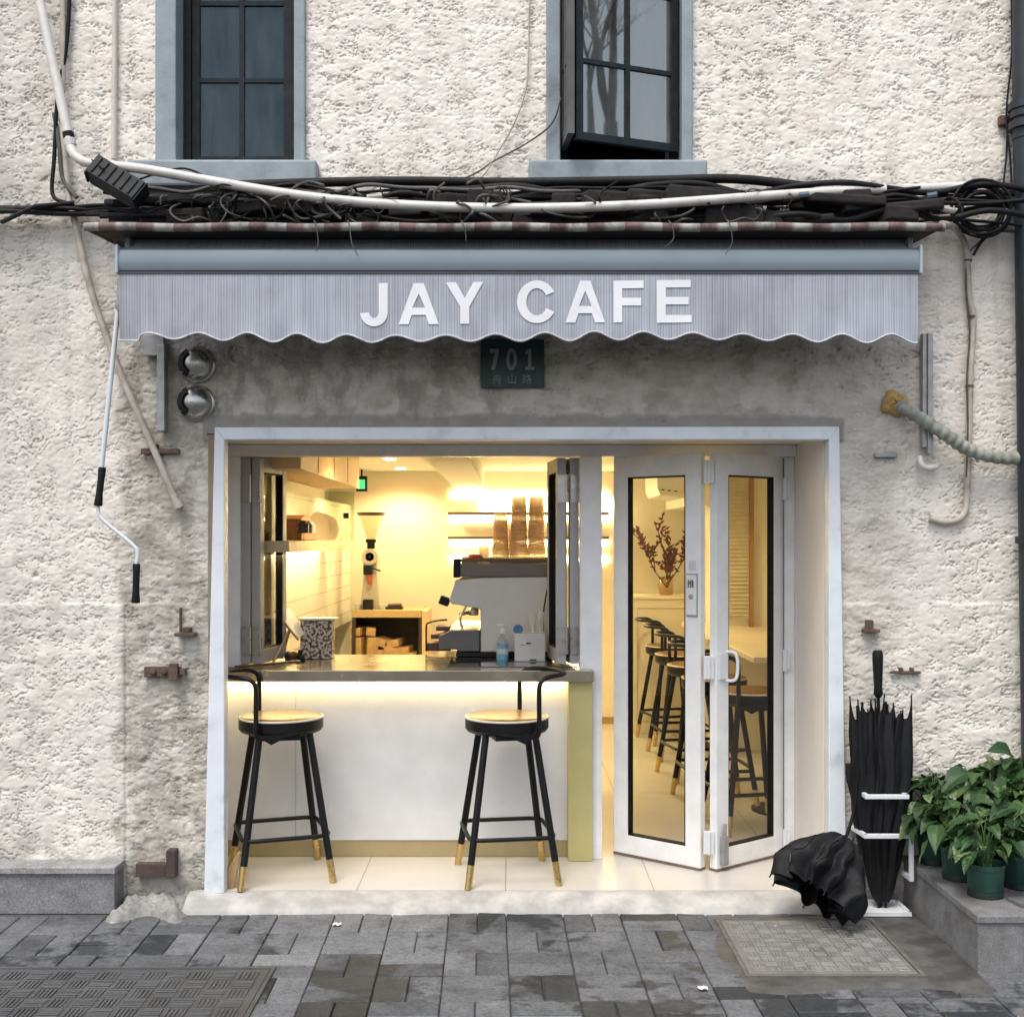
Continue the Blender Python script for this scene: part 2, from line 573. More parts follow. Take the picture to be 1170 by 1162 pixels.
    t.links.new(ramp(t, noise(t, 140, 4, .7), [(.3, (.9, .89, .88)), (.6, (1.0, 1.0, 1.0))]), mx.inputs[7])
    t.links.new(mx.outputs[2], b.inputs['Base Color'])
    b.inputs['Roughness'].default_value = .9
    b.inputs['Specular IOR Level'].default_value = .2
    bump(t, b, noise(t, 260, 4, .7), .25, .003)
    me.materials.append(m)
    o = bpy.data.objects.new('facade_wall', me)
    COL.objects.link(o)
    o.parent = parent
    return o


bld = thing('cafe_building', 'old building with rough cream stucco front and a wide white-framed cafe opening', 'building')
facade = build_facade(bld)
STUCFAR = M('stucco_far', (.62, .57, .52), .9, var=.12, vs=4, bmp=.6, bs=25)
mb = MB()
mb.box(-5, -2.6, -.004, .67, -.07, 6).box(2.6, 5, -.004, .67, -.07, 6)
mb.box(-2.6, 2.6, -.004, .67, 4.4, 6)
mb.build('side_wall', STUCFAR, bld)
mb = MB()
y0, y1 = .03, .67
mb.box(-2.6, -1.45, y0, y1, -.07, 2.09).box(1.442, 2.6, y0, y1, -.07, 2.09)
mb.box(-2.6, 2.6, y0, y1, 2.09, 3.28)
mb.box(-2.6, -1.545, y0, y1, 3.28, 4.4).box(-.975, .205, y0, y1, 3.28, 4.4).box(.785, 2.6, y0, y1, 3.28, 4.4)
mb.build('masonry', PLASTER, bld)
# reveal lining of the opening in smooth white plaster (3 mm proud of the masonry)
REVEAL = M('reveal_plaster', (.78, .75, .71), .6, var=.04, vs=2.5, bmp=.08, bs=15)
mb = MB()
mb.box(1.437, 1.4405, .05, .66, .0, 2.085)
mb.box(-1.4475, -1.444, .05, .66, .0, 2.085)
mb.box(-1.444, 1.437, .05, .66, 2.083, 2.0875)
mb.build('reveal', REVEAL, bld)
# interior shell
WARMW = M('warm_white_wall', (.76, .72, .62), .7, var=.03, vs=2, bmp=.05, bs=30)
YB, CZ = 4.9, 2.2
mb = MB()
mb.box(-1.75, 2.2, YB, YB + .15, 0, CZ)               # back
mb.box(-1.75, -1.6, .672, YB, 0, CZ)                  # left
mb.box(2.08, 2.2, .672, YB, 0, CZ)                    # right
mb.build('interior_wall', WARMW, bld)
mb = MB()
mb.box(-1.75, 2.2, .672, YB + .15, CZ, CZ + .15)
mb.box(-.50, -.24, .70, YB - .003, CZ - .14, CZ - .001)   # ceiling beam
mb.build('ceiling', M('ceiling_paint', (.80, .78, .72), .75, var=.02), bld)
mb = MB()
mb.box(.5, 2.075, YB - .012, YB - .001, 0, .06)
mb.build('baseboard', WOOD, bld)
mb = MB()
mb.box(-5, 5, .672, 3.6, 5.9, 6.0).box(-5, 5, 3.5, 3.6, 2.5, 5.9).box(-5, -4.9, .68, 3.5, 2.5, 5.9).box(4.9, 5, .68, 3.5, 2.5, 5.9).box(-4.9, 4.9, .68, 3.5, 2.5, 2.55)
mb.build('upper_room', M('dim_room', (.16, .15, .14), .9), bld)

# ---- left wall of the kitchen: tiles
def tile_mat():
    m, t, b = base_mat('wall_tiles')
    tc = nd(t, 'ShaderNodeTexCoord', name='TC')
    mp = nd(t, 'ShaderNodeMapping')
    mp.inputs['Rotation'].default_value = (0, R(-90), 0)
    sp = nd(t, 'ShaderNodeSeparateXYZ')
    cb = nd(t, 'ShaderNodeCombineXYZ')
    t.links.new(tc.outputs['Object'], sp.inputs[0])
    t.links.new(sp.outputs[1], cb.inputs[0])
    t.links.new(sp.outputs[2], cb.inputs[1])
    br = nd(t, 'ShaderNodeTexBrick', Scale=1.0, **{'Mortar Size': .004, 'Brick Width': .32, 'Row Height': .11})
    br.inputs['Color1'].default_value = (.78, .75, .68, 1)
    br.inputs['Color2'].default_value = (.75, .72, .64, 1)
    br.inputs['Mortar'].default_value = (.5, .46, .38, 1)
    t.links.new(cb.outputs[0], br.inputs['Vector'])
    t.links.new(br.outputs['Color'], b.inputs['Base Color'])
    b.inputs['Roughness'].default_value = .22
    bump(t, b, br.outputs['Fac'], -.3, .003)
    return m


mb = MB()
mb.box(-1.598, -1.40, .9, YB - .002, .9, 1.9)
mb.build('tiled_wall', tile_mat(), bld)

# ---- outer white frame of the opening
mb = MB()
def q4(pts, y0, y1):
    mb.add([(p[0], y, p[1]) for y in (y0, y1) for p in pts], [(0, 1, 2, 3), (7, 6, 5, 4), (0, 4, 5, 1), (1, 5, 6, 2), (2, 6, 7, 3), (3, 7, 4, 0)])
q4([(-1.40, -.005), (-1.308, -.005), (-1.308, 2.056), (-1.352, 2.112)], -.03, .045)
q4([(1.44, -.005), (1.522, -.005), (1.488, 2.115), (1.44, 2.056)], -.03, .045)
q4([(-1.308, 2.056), (1.44, 2.056), (1.488, 2.115), (-1.352, 2.112)], -.03, .045)
mb.build('opening_frame', FRAME, bld, bevel=.004)
# inner frame: lintel, mullion, hinge jamb, left jamb
mb = MB()
mb.box(-1.442, 1.436, .56, .63, 2.022, 2.081)
mb.box(.342, .452, .53, .635, 0, 2.021)
mb.box(1.378, 1.436, .60, .668, 0, 2.021)
mb.box(-1.442, -1.375, .57, .64, .955, 2.021)
mb.build('inner_frame', DOORW, bld, bevel=.003)


def leaf(name, A, B, z0, z1, stl, str_, railb, railt, mat, thick=.045, gl=PANE, label=None, gasket=.007):
    """framed glazed leaf from plan point A to plan point B"""
    A, B = Vector((*A, 0)), Vector((*B, 0))
    ex = (B - A).normalized()
    ey = Vector((-ex.y, ex.x, 0))
    mx = Matrix(((ex.x, ey.x, 0, A.x), (ex.y, ey.y, 0, A.y), (0, 0, 1, 0), (0, 0, 0, 1)))
    L = (B - A).length
    h = thick / 2
    m = MB(mx)
    m.box(0, stl, -h, h, z0, z1).box(L - str_, L, -h, h, z0, z1)
    m.box(stl, L - str_, -h + .001, h - .001, z0, z0 + railb).box(stl, L - str_, -h + .001, h - .001, z1 - railt, z1)
    o = m.build(name, mat, bld, bevel=.0025)
    if label:
        o['label'] = label
    a, b, c, d, g = stl, L - str_, z0 + railb, z1 - railt, gasket
    m = MB(mx)
    k = h - .004
    m.box(a, a + g, -k, k, c, d).box(b - g, b, -k, k, c, d).box(a + g, b - g, -k, k, c, c + g).box(a + g, b - g, -k, k, d - g, d)
    m.build('gasket', RUBBER, o)
    m = MB(mx)
    m.box(a + g, b - g, -.003, .003, c + g, d - g)
    m.build('pane', gl, o)
    return o, mx, L


DL, mxl, LL = leaf('folding_door', (.533, .650), (.925, .330), .012, 2.022, .085, .085, .095, .105, DOORW, label='left leaf of the white folding glass door with push plate')
DR, mxr, LR = leaf('folding_door', (.973, .314), (1.376, .630), .012, 2.022, .085, .085, .095, .105, DOORW, label='right leaf of the white folding glass door hinged at the jamb')
# bottom brush rails, push plate, hinges, handle
for o, mx, L in ((DL, mxl, LL), (DR, mxr, LR)):
    m = MB(mx)
    m.box(.0, L, -.026, .026, .002, .012)
    m.build('brush_strip', M('brush_strip', (.16, .11, .075), .8), o)
for z in (1.93, .985, .14):
    m = MB()
    m.box(.925, .974, .296, .316, z - .055, z + .055)
    m.tube([(.9495, .293, z - .055), (.9495, .293, z + .055)], .009, 10)
    m.build('hinge', WHITE, DR, bevel=.002)
m = MB()  # thin black strips stand in for the dark gap at the hinge side
m.box(1.3775, 1.3795, .592, .599, .02, 2.015)
m.box(1.366, 1.3775, .612, .640, .02, 2.015)
m.build('hinge_gap_shade', RUBBER, DR)
for z in (1.86, .99, .08):
    m = MB()
    m.tube([(1.386, .592, z - .055), (1.386, .592, z + .055)], .012, 12)
    m.box(1.386, 1.41, .584, .600, z - .045, z + .045)
    m.build('hinge', WHITE, DR, bevel=.002)
m = MB(mxr)                                # D pull beside the central hinge
m.box(.008, .06, -.040, -.0235, .93, 1.05)
m.tube(smoothpath([(.055, -.035, 1.06), (.07, -.075, 1.055), (.078, -.085, 1.02), (.078, -.085, .96), (.07, -.075, .925), (.055, -.035, .92)], 5), .008, 10)
m.build('pull_handle', WHITE, DR, smooth=40)
m = MB(mxr)                                # foot bolt
m.box(.02, .058, -.05, -.0235, .03, .17)
m.tube([(.04, -.04, .15), (.04, -.04, .23)], .010, 10)
m.build('foot_bolt', GALV, DR, bevel=.004)
m = MB(mxl)
m.box(LL - .072, LL - .018, -.036, -.0235, 1.235, 1.43)
pl = m.build('push_plate', M('plate_white', (.74, .73, .71), .35, var=.02), DL, bevel=.004)
m = MB(mxl)
m.box(LL - .076, LL - .014, -.0275, -.0238, 1.228, 1.437)
m.build('plate_rim', ALU, DL)
m = MB(mxl)
m.box(LL - .062, LL - .024, -.026, -.0238, 1.455, 1.50)
m.build('sticker', M('sticker', (.62, .61, .6), .3), DL)


def textmesh(body, size, name, mat, mx, parent, ext=.001):
    cu = bpy.data.curves.new(name, 'FONT')
    cu.body = body
    cu.size = size
    cu.extrude = ext
    cu.align_x = 'CENTER'
    cu.align_y = 'CENTER'
    tmp = bpy.data.objects.new(name, cu)
    COL.objects.link(tmp)
    dg = bpy.context.evaluated_depsgraph_get()
    me = bpy.data.meshes.new_from_object(tmp.evaluated_get(dg))
    bpy.data.objects.remove(tmp)
    me.name = name
    me.transform(mx)
    me.materials.clear()
    me.materials.append(mat)
    o = bpy.data.objects.new(name, me)
    COL.objects.link(o)
    o.parent = parent
    if parent.type == 'EMPTY':
        o.matrix_parent_inverse = Matrix.Translation(-parent.location)
    return o


DARKINK = M('dark_ink', (.03, .03, .03), .6)
stand = Matrix.Rotation(R(90), 4, 'X')
textmesh('推', .042, 'lettering', DARKINK, mxl @ Matrix.Translation((LL - .045, -.0375, 1.385)) @ stand, DL)
m = MB(mxl)
m.lathe([(.009, 0), (.012, -.002), (.012, .002), (.009, .002)], (LL - .045, -.037, 1.325), 20, 'y')
m.build('key_ring_mark', ALU, DL)

# folded glazed window leaves either side of the hatch
WL = M('window_leaf_grey', (.40, .40, .40), .42, metal=.25, var=.06)
zb, zt = .972, 2.018
for (A, B) in (((-1.352, .60), (-1.300, .97)), ((-1.300, .60), (-1.235, .96)), ((.318, .60), (.262, .96)), ((.252, .60), (.212, .98))):
    o, mx, L = leaf('window_leaf', A, B, zb, zt, .05, .05, .07, .07, WL, .046, gasket=.006)
    for z in (1.09, 1.86):
        m = MB(mx)
        m.box(-.008, .0, -.026, .022, z - .07, z + .07)
        m.tube([(-.008, -.026, z - .07), (-.008, -.026, z + .07)], .007, 8)
        m.build('hinge', STEEL, o)

# ---- upper windows
def upper_window(x0, x1, tl, sl):
    zb_ = 3.318
    w = MB()
    w.box(x0 - tl, x0, -.03, .14, zb_, 4.95).box(x1, x1 + .05, -.03, .14, zb_, 4.95)
    tr = w.build('window_trim', GREYTRIM, bld, bevel=.006)
    s = MB()
    s.box(x0 - sl, x1 + .11, -.075, .15, zb_ - .122, zb_ - .002)
    s.build('window_sill', GREYTRIM, tr, bevel=.012)
    f = MB()
    f.box(x0 + .001, x0 + .035, .09, .15, zb_, 4.9).box(x1 - .035, x1 - .001, .09, .15, zb_, 4.9).box(x0 + .035, x1 - .035, .09, .15, zb_, zb_ + .03)
    f.build('window_frame', SASH, tr)
    return tr


def sash(parent, A, B, z0, z1, zbars, mat=SASH, cols=2, fr=.034, gl=None):
    A, B = Vector((*A, 0)), Vector((*B, 0))
    ex = (B - A).normalized()
    ey = Vector((-ex.y, ex.x, 0))
    mx = Matrix(((ex.x, ey.x, 0, A.x), (ex.y, ey.y, 0, A.y), (0, 0, 1, 0), (0, 0, 0, 1)))
    L = (B - A).length
    m = MB(mx)
    m.box(0, fr, -.015, .015, z0, z1).box(L - fr, L, -.015, .015, z0, z1).box(fr, L - fr, -.014, .014, z0, z0 + fr).box(fr, L - fr, -.014, .014, z1 - fr, z1)
    xm = L / 2
    m.box(xm - .011, xm + .011, -.013, .013, z0 + fr, z1 - fr)
    for z in zbars:
        m.box(fr, xm - .011, -.011, .011, z - .010, z + .010).box(xm + .011, L - fr, -.011, .011, z - .010, z + .010)
    o = m.build('window_sash', mat, parent)
    m = MB(mx)
    m.box(fr, L - fr, -.002, .002, z0 + fr, z1 - fr)
    m.build('window_pane', gl or PANEUP, o)
    return o


w1 = upper_window(-1.528, -.992, .095, .21)
sash(w1, (-1.49, .12), (-1.03, .12), 3.352, 4.85, (3.742, 4.10, 4.46), gl=PANEDIM)
w2 = upper_window(.22, .772, .064, .145)
sash(w2, (.281, -.13), (.760, .05), 3.385, 4.85, (3.74, 4.09, 4.45))
sash(w2, (.236, .07), (.262, -.17), 3.40, 4.85, (3.75,), M('grey_sash', (.10, .10, .098), .6, var=.3), fr=.05)

# ================================================================== GROUND
def paver_mat(name='pavers'):
    m, t, b = base_mat(name)
    va = nd(t, 'ShaderNodeVertexColor', layer_name='tone')
    n1 = noise(t, 2.1, 5, .6)
    n2 = noise(t, 75, 4, .7)
    n3 = noise(t, 7, 6, .62)
    sepv = nd(t, 'ShaderNodeSeparateColor')
    t.links.new(va.outputs['Color'], sepv.inputs[0])
    # wet where the noise, the paver's own porosity and the ground's lie agree
    ad = nd(t, 'ShaderNodeMath', operation='ADD')
    ad2 = nd(t, 'ShaderNodeMath', operation='ADD')
    t.links.new(n1, ad.inputs[0])
    t.links.new(sepv.outputs[1], ad.inputs[1])
    t.links.new(ad.outputs[0], ad2.inputs[0])
    sc = nd(t, 'ShaderNodeMath', operation='MULTIPLY')
    sc.inputs[1].default_value = .5
    t.links.new(n3, sc.inputs[0])
    t.links.new(sc.outputs[0], ad2.inputs[1])
    wet = ramp(t, ad2.outputs[0], [(.0, (0,) * 3), (.475 * 2 - .04, (0,) * 3), (.475 * 2 + .03, (1,) * 3)])
    wetn = wet.node
    # ramp positions clamp at 1: rescale
    e = wetn.color_ramp.elements
    mu = nd(t, 'ShaderNodeMath', operation='MULTIPLY')
    mu.inputs[1].default_value = .5
    t.links.new(ad2.outputs[0], mu.inputs[0])
    t.links.new(mu.outputs[0], wetn.inputs['Fac'])
    e[0].position, e[1].position, e[2].position = 0, .525, .56
    dry = ramp(t, n3, [(.25, (.5, .5, .5)), (.5, (1, 1, 1)), (.64, (1.1, 1.1, 1.1)), (.78, (1.7, 1.7, 1.66))])
    gr = nd(t, 'ShaderNodeMix', data_type='RGBA', blend_type='MULTIPLY')
    gr.inputs[0].default_value = 1
    cmb = nd(t, 'ShaderNodeCombineColor')
    for i, k in enumerate((.95, .985, 1.03)):
        q = nd(t, 'ShaderNodeMath', operation='MULTIPLY')
        q.inputs[1].default_value = k
        t.links.new(sepv.outputs[0], q.inputs[0])
        t.links.new(q.outputs[0], cmb.inputs[i])
    t.links.new(cmb.outputs[0], gr.inputs[6])
    t.links.new(dry, gr.inputs[7])
    sp = nd(t, 'ShaderNodeMix', data_type='RGBA', blend_type='MULTIPLY')
    sp.inputs[0].default_value = 1
    t.links.new(gr.outputs[2], sp.inputs[6])
    t.links.new(ramp(t, n2, [(.3, (.60, .60, .60)), (.6, (1.1, 1.1, 1.1))]), sp.inputs[7])
    wm = nd(t, 'ShaderNodeMix', data_type='RGBA', blend_type='MULTIPLY')
    t.links.new(wet, wm.inputs[0])
    t.links.new(sp.outputs[2], wm.inputs[6])
    wm.inputs[7].default_value = (.30, .315, .33, 1)
    t.links.new(wm.outputs[2], b.inputs['Base Color'])
    t.links.new(ramp(t, wet, [(0, (.85,) * 3), (1, (.52,) * 3)]), b.inputs['Roughness'])
    b.inputs['Specular IOR Level'].default_value = .16
    bump(t, b, n2, .5, .004)
    return m


def pavers():
    rng = random.Random(4)
    vs, fs, col = [], [], []
    C, g, zt_ = .252, .0014, ZC
    ang = R(1.2)
    ca, sa = math.cos(ang), math.sin(ang)
    nx0, nx1, ny = -17, 18, 15
    for j in range(ny):
        for i in range(nx0, nx1):
            x0 = i * C - .03
            y1 = -.13 - j * C
            pair = [(x0, x0 + C / 2, y1 - C, y1), (x0 + C / 2, x0 + C, y1 - C, y1)] if (i + j) % 2 else [(x0, x0 + C, y1 - C / 2, y1), (x0, x0 + C, y1 - C, y1 - C / 2)]
            for (a, b, c, d) in pair:
                w = g + rng.uniform(0, .0016)
                dz = rng.uniform(-.003, .002)
                tl = rng.uniform(-.006, .006)
                tb = rng.uniform(-.006, .006)
                ch = .004
                cx, cy = (a + b) / 2, (c + d) / 2
                ring = []
                for (ins, z) in ((w, zt_ - .05), (w, zt_ - ch), (w + ch, zt_)):
                    for (px, py) in ((a + ins, c + ins), (b - ins, c + ins), (b - ins, d - ins), (a + ins, d - ins)):
                        ring.append((px * ca - py * sa, px * sa + py * ca, z + dz + (px - cx) * tl + (py - cy) * tb))
                o = len(vs)
                vs += ring
                for k in (0, 4):
                    for q in range(4):
                        fs.append((o + k + q, o + k + (q + 1) % 4, o + k + 4 + (q + 1) % 4, o + k + 4 + q))
                fs.append((o + 8, o + 9, o + 10, o + 11))
                tone = rng.choice((.130, .142, .15, .158, .17, .14, .11))
                wetk = rng.gauss(.25, .07)
                if cy < -1.0:
                    wetk += .06
                if abs(cx + .6) < .35 and cy > -.75:
                    tone += .03
                    wetk -= .12
                col += [(tone, wetk, 0, 1)] * 12
    me = bpy.data.meshes.new('pavement')
    me.from_pydata(vs, [], fs)
    at_ = me.color_attributes.new('tone', 'FLOAT_COLOR', 'POINT')
    at_.data.foreach_set('color', np.array(col, np.float32).ravel())
    me.materials.append(paver_mat())
    me.update()
    o = bpy.data.objects.new('pavement', me)
    COL.objects.link(o)
    return tag(o, 'grey block pavers in a basket weave with damp patches', 'pavement', kind='structure')


pavers()
SAND = M('joint_sand', (.075, .072, .068), .95, var=.3, vs=30)
mb = MB()
mb.box(-30, 30, -60, .03, ZC - .5, ZC - .012)
tag(mb.build('ground', SAND), 'dark bedding under the pavers reaching to the street', 'ground', kind='structure')
mb = MB()
mb.box(-30, 30, -60, -3.9, ZC - .011, ZC - .004)
tag(mb.build('street', M('asphalt', (.06, .06, .062), .85, var=.2, vs=6, bmp=.4, bs=150)), 'grey asphalt street in front of the pavement', 'street', kind='structure')

# tile floor inside
def floor_mat():
    m, t, b = base_mat('floor_tiles')
    tc = nd(t, 'ShaderNodeTexCoord', name='TC')
    mp = nd(t, 'ShaderNodeMapping')
    mp.inputs['Location'].default_value = (.03, .09, 0)
    t.links.new(tc.outputs['Object'], mp.inputs['Vector'])
    br = nd(t, 'ShaderNodeTexBrick', Scale=1.0, offset=0.0, **{'Mortar Size': .0025, 'Brick Width': .68, 'Row Height': .68})
    br.inputs['Color1'].default_value = (.57, .54, .49, 1)
    br.inputs['Color2'].default_value = (.55, .525, .475, 1)
    br.inputs['Mortar'].default_value = (.27, .23, .18, 1)
    t.links.new(mp.outputs[0], br.inputs['Vector'])
    mx = nd(t, 'ShaderNodeMix', data_type='RGBA', blend_type='MULTIPLY')
    mx.inputs[0].default_value = 1
    t.links.new(br.outputs['Color'], mx.inputs[6])
    t.links.new(ramp(t, noise(t, 6, 6, .65), [(.32, (.95, .945, .94)), (.6, (1, 1, 1))]), mx.inputs[7])
    t.links.new(mx.outputs[2], b.inputs['Base Color'])
    t.links.new(ramp(t, noise(t, 5, 5), [(.2, (.27,) * 3), (.8, (.33,) * 3)]), b.inputs['Roughness'])
    return m


mb = MB()
mb.box(-1.6, 2.08, .031, YB, -.059, 0)
mb.box(-1.44, 1.50, .0, .031, -.059, 0)
tag(mb.build('cafe_floor', floor_mat()), 'pale tiled floor running from the doorstep into the cafe', 'floor', kind='structure')


def ramp_fn(u, v):
    x = -1.47 + 3.0 * u
    n = math.sin(x * 9.1) * .006 + math.sin(x * 23 + 1) * .004 + math.sin(x * 51) * .002
    if v < .12:
        return (x, -.002 - .012 * v / .12, -.0015)
    k = (v - .12) / .88
    y = -.014 - (.150 + n) * k
    z = -.0015 - .055 * k ** 1.3 + .002 * math.sin(x * 31 + k * 9)
    return (x, y, z if k < 1 else ZC - .03)


mb = MB()
mb.grid(160, 12, ramp_fn)
CONC = M('worn_concrete', (.44, .43, .405), .8, var=.22, vs=7, bmp=.4, bs=60, dirt=(.30, .29, .27))
tag(mb.build('doorstep', CONC, smooth=60), 'worn pale concrete doorstep ramp below the tiled floor', 'doorstep', kind='structure')


def rub(u, v):
    x = -1.80 + .38 * u
    y = .01 - (.25 + .05 * math.sin(u * 9)) * v
    e = min(u, 1 - u, 1 - v) * 6
    z = ZC - .02 + min(1, max(0, e)) * (.055 + .02 * math.sin(u * 17 + v * 5) * math.cos(v * 13) + .012 * math.sin(u * 43 + 3) * math.sin(v * 37))
    return (x, y, z)


mb = MB()
mb.grid(40, 30, rub)
tag(mb.build('broken_kerb', M('rubble', (.27, .265, .25), .9, var=.35, vs=18, bmp=.9, bs=45), smooth=70), 'broken cement patch between bench and doorstep', 'kerb', kind='structure')
mb = MB()
mb.grid(30, 24, lambda u, v: (.83 + .95 * u + .03 * math.sin(v * 9) * (1 - u), -.165 - (.90 + .03 * math.sin(u * 8)) * v, ZC + .0065 if 0.02 < v < .98 and .02 < u else ZC - .01))
tag(mb.build('cement_patch', M('dark_cement', (.085, .083, .078), .7, var=.4, vs=6, bmp=.4, bs=70, dirt=(.045, .044, .042)), smooth=60), 'dark damp cement patch around the square cover', 'pavement', kind='structure')

# ================================================================== AWNING, LEDGE, CABLES
YA = -.37
DA = D + YA


def ax(px):
    return (px - 585) * DA / F


def az(py):
    return H - (py - 617) * DA / F


aw = thing('awning', 'rolled-in grey striped awning with scalloped valance and white lettering over the opening', 'awning', (0, -.05, 2.8))
BARB = M('blue_grey_bar', (.21, .265, .295), .38, var=.06, vs=3, coat=.2)
VAL = stripes('valance_cloth', (.435, .46, .51), (.33, .35, .39), .0115, 0, .66, .85, .1, extra=2.2, grime=.82, streak=True)
mb = MB()
prof = [(-.0, .056), (-.030, .054), (-.050, .040), (-.058, .015), (-.058, -.02), (-.05, -.045), (-.03, -.056), (.0, -.056), (.03, -.05), (.045, -.03), (.045, .03), (.03, .05)]
zc = az(298)
x0, x1 = ax(136), ax(1050)
n = len(prof)
mb.add([(x, YA + p[0] + .03, zc + p[1]) for x in (x0, x1) for p in prof], [tuple(range(n)), tuple(range(n, 2 * n))[::-1]] + [(i, (i + 1) % n, n + (i + 1) % n, n + i) for i in range(n)])
bar = mb.build('front_bar', BARB, aw, smooth=35)
for x in (x0, x1):
    mb = MB()
    mb.box(x - .006, x + .006, YA - .035, YA + .08, zc - .062, zc + .062)
    mb.build('end_cap', M('bar_cap', (.40, .47, .52), .4), aw, bevel=.005)
mb = MB()
mb.tube([(x0 + .03, -.21, zc + .10), (x1 - .03, -.21, zc + .10)], .052, 24)
mb.grid(2, 8, lambda u, v: (x0 + .03 + (x1 - x0 - .06) * u, -.255 - .085 * v, zc + .125 - .075 * v - .01 * math.sin(v * 3.1)))
mb.build('fabric_roll', VAL, aw, smooth=50)
for x in (x0 + .012, x1 - .012):
    mb = MB()
    mb.box(x - .012, x + .012, -.30, -.03, zc + .03, zc + .16)
    mb.build('roll_bracket', M('bracket_grey', (.33, .35, .36), .5, metal=.3), aw, bevel=.006)
for xx in (-1.1, 0., 1.1):
    mb = MB()
    mb.box(xx - .03, xx + .03, -.34, -.02, zc - .02, zc + .0)
    mb.build('arm', GALV, aw)
VX0, VX1 = ax(138), ax(1047)
VZT = az(314)


def rip(x, t):
    return YA - .02 + .003 * t * math.sin(x * 7.0 + 1) + .0015 * t * math.sin(x * 23 + .5) + .0018 * t * math.sin(x * 17 + t * 4.5) + .004 * max(0, t - .8) * 5 * math.sin(x * 30)


def vbot(x):
    px = 585 + x * F / DA
    ph = (px - 200) / 56.3
    z = az(386.5) - (.0155 + .003 * math.sin(x * 5)) * math.cos(2 * math.pi * ph) + .006 * math.sin(x * 3)
    if px < 160:
        z = min(z, az(390))
    return z


def valf(u, v):
    x = VX0 + (VX1 - VX0) * u
    z = VZT + (vbot(x) - VZT) * v
    return (x, rip(x, v), z)


mb = MB()
mb.grid(420, 14, valf)
val = mb.build('valance', VAL, aw, smooth=60)
mb = MB()
mb.tube([(lambda x: (x, rip(x, 1) - .001, vbot(x)))(VX0 + (VX1 - VX0) * i / 420) for i in range(421)], .0042, 6)
mb.build('piping', M('piping_white', (.50, .50, .53), .7), val, smooth=60)
mb = MB()
mb.box(VX0, VX1, YA - .024, YA - .012, VZT - .001, VZT + .008)
mb.build('track_strip', M('track_dark', (.05, .05, .055), .5), val)


# lettering, each letter an outline measured on the valance
def arc(cx, cy, rx, ry, a0, a1, n=22):
    return [(cx + rx * math.cos(R(a0 + (a1 - a0) * i / n)), cy + ry * math.sin(R(a0 + (a1 - a0) * i / n))) for i in range(n + 1)]


def L(x):
    return 390 + x / 2.925


def T(y):
    return 230 + y / 2.925


def letters():
    out = []
    q = lambda pts: [(L(a), T(b)) for a, b in pts]
    # J
    o_ = arc(111, 374, 46, 48, 0, 175)
    i_ = arc(111, 374, 16, 20, 175, 0)
    out.append(q([(127, 278), (157, 278)] + o_ + i_))
    # A shapes are two pieces of outline without holes: legs + bar made as one polygon with a notch
    def A(x0, x1, y0, y1):
        m = (x0 + x1) / 2
        w, s = 17, 33
        return q([(m - w, y0), (m + w, y0), (x1, y1), (x1 - s, y1), (x1 - s - 11, y1 - 31), (x0 + s + 11, y1 - 31), (x0 + s, y1), (x0, y1)]), q([(m, y0 + 34), (m + 21, y1 - 55), (m - 21, y1 - 55)])
    out.append(A(193, 327, 278, 415))
    out.append(q([(350, 276), (384, 275), (413, 328), (442, 274), (475, 274), (428, 357), (428, 413), (398, 413), (398, 357)]))
    o_ = arc(653, 340, 66, 71, -28, -332, 36)
    i_ = arc(653, 340, 35, 45, -332, -28, 36)
    out.append(q(o_ + i_))
    out.append(A(748, 880, 270, 409))
    out.append(q([(908, 270), (1008, 269), (1008, 295), (937, 296), (937, 327), (1000, 327), (1000, 353), (937, 353), (937, 409), (908, 410)]))
    out.append(q([(1052, 268), (1165, 267), (1165, 292), (1082, 293), (1082, 324), (1158, 324), (1158, 349), (1082, 349), (1082, 384), (1168, 384), (1168, 409), (1052, 410)]))
    return out


LET = M('white_vinyl', (.78, .79, .81), .55, var=.03)
mb = MB()
for g in letters():
    loops = [g] if isinstance(g, list) else list(g)
    flat = [p for lp in loops for p in lp]
    tri = tessellate_polygon([[Vector((ax(p[0]), az(p[1]), 0)) for p in lp] for lp in loops])
    pts = []
    for p in flat:
        x, z = ax(p[0]), az(p[1])
        t = (VZT - z) / (VZT - vbot(x))
        pts.append((x, rip(x, t) - .0034, z))
    mb.add(pts, [tuple(t) for t in tri])
mb.build('lettering', LET, val)

# crank rod
cr = thing('crank_rod', 'white awning crank hanging with two black grips', 'crank', (-1.75, -.33, 2.5))
m = MB()
yk = -.31
P_ = lambda x, y: at(x, y, yk)
m.tube([P_(137, 318), P_(136, 345)], .010, 10)
m.lathe([(.013, -.02), (.016, 0), (.013, .02)], P_(136, 350), 12)
m.build('hook', GALV, cr, smooth=40)
CRW = M('crank_white', (.66, .69, .70), .35, var=.04)
m = MB()
m.tube([P_(135, 352), P_(116, 536)], .0105, 12)
m.tube(smoothpath([P_(112, 576), P_(113, 588), P_(122, 598), P_(150, 621), P_(157, 631), P_(156, 646)], 6), .0085, 12)
m.build('rod', CRW, cr, smooth=40)
for a, b in (((117, 534), (112, 578)), ((156, 644), (155, 689))):
    m = MB()
    A, B = P_(*a), P_(*b)
    m.tube([A, A.lerp(B, .05), A.lerp(B, .3), A.lerp(B, .7), A.lerp(B, .95), B], [.014, .0165, .0145, .0145, .0185, .0165], 14)
    m.build('grip', RUBBER, cr, smooth=40)

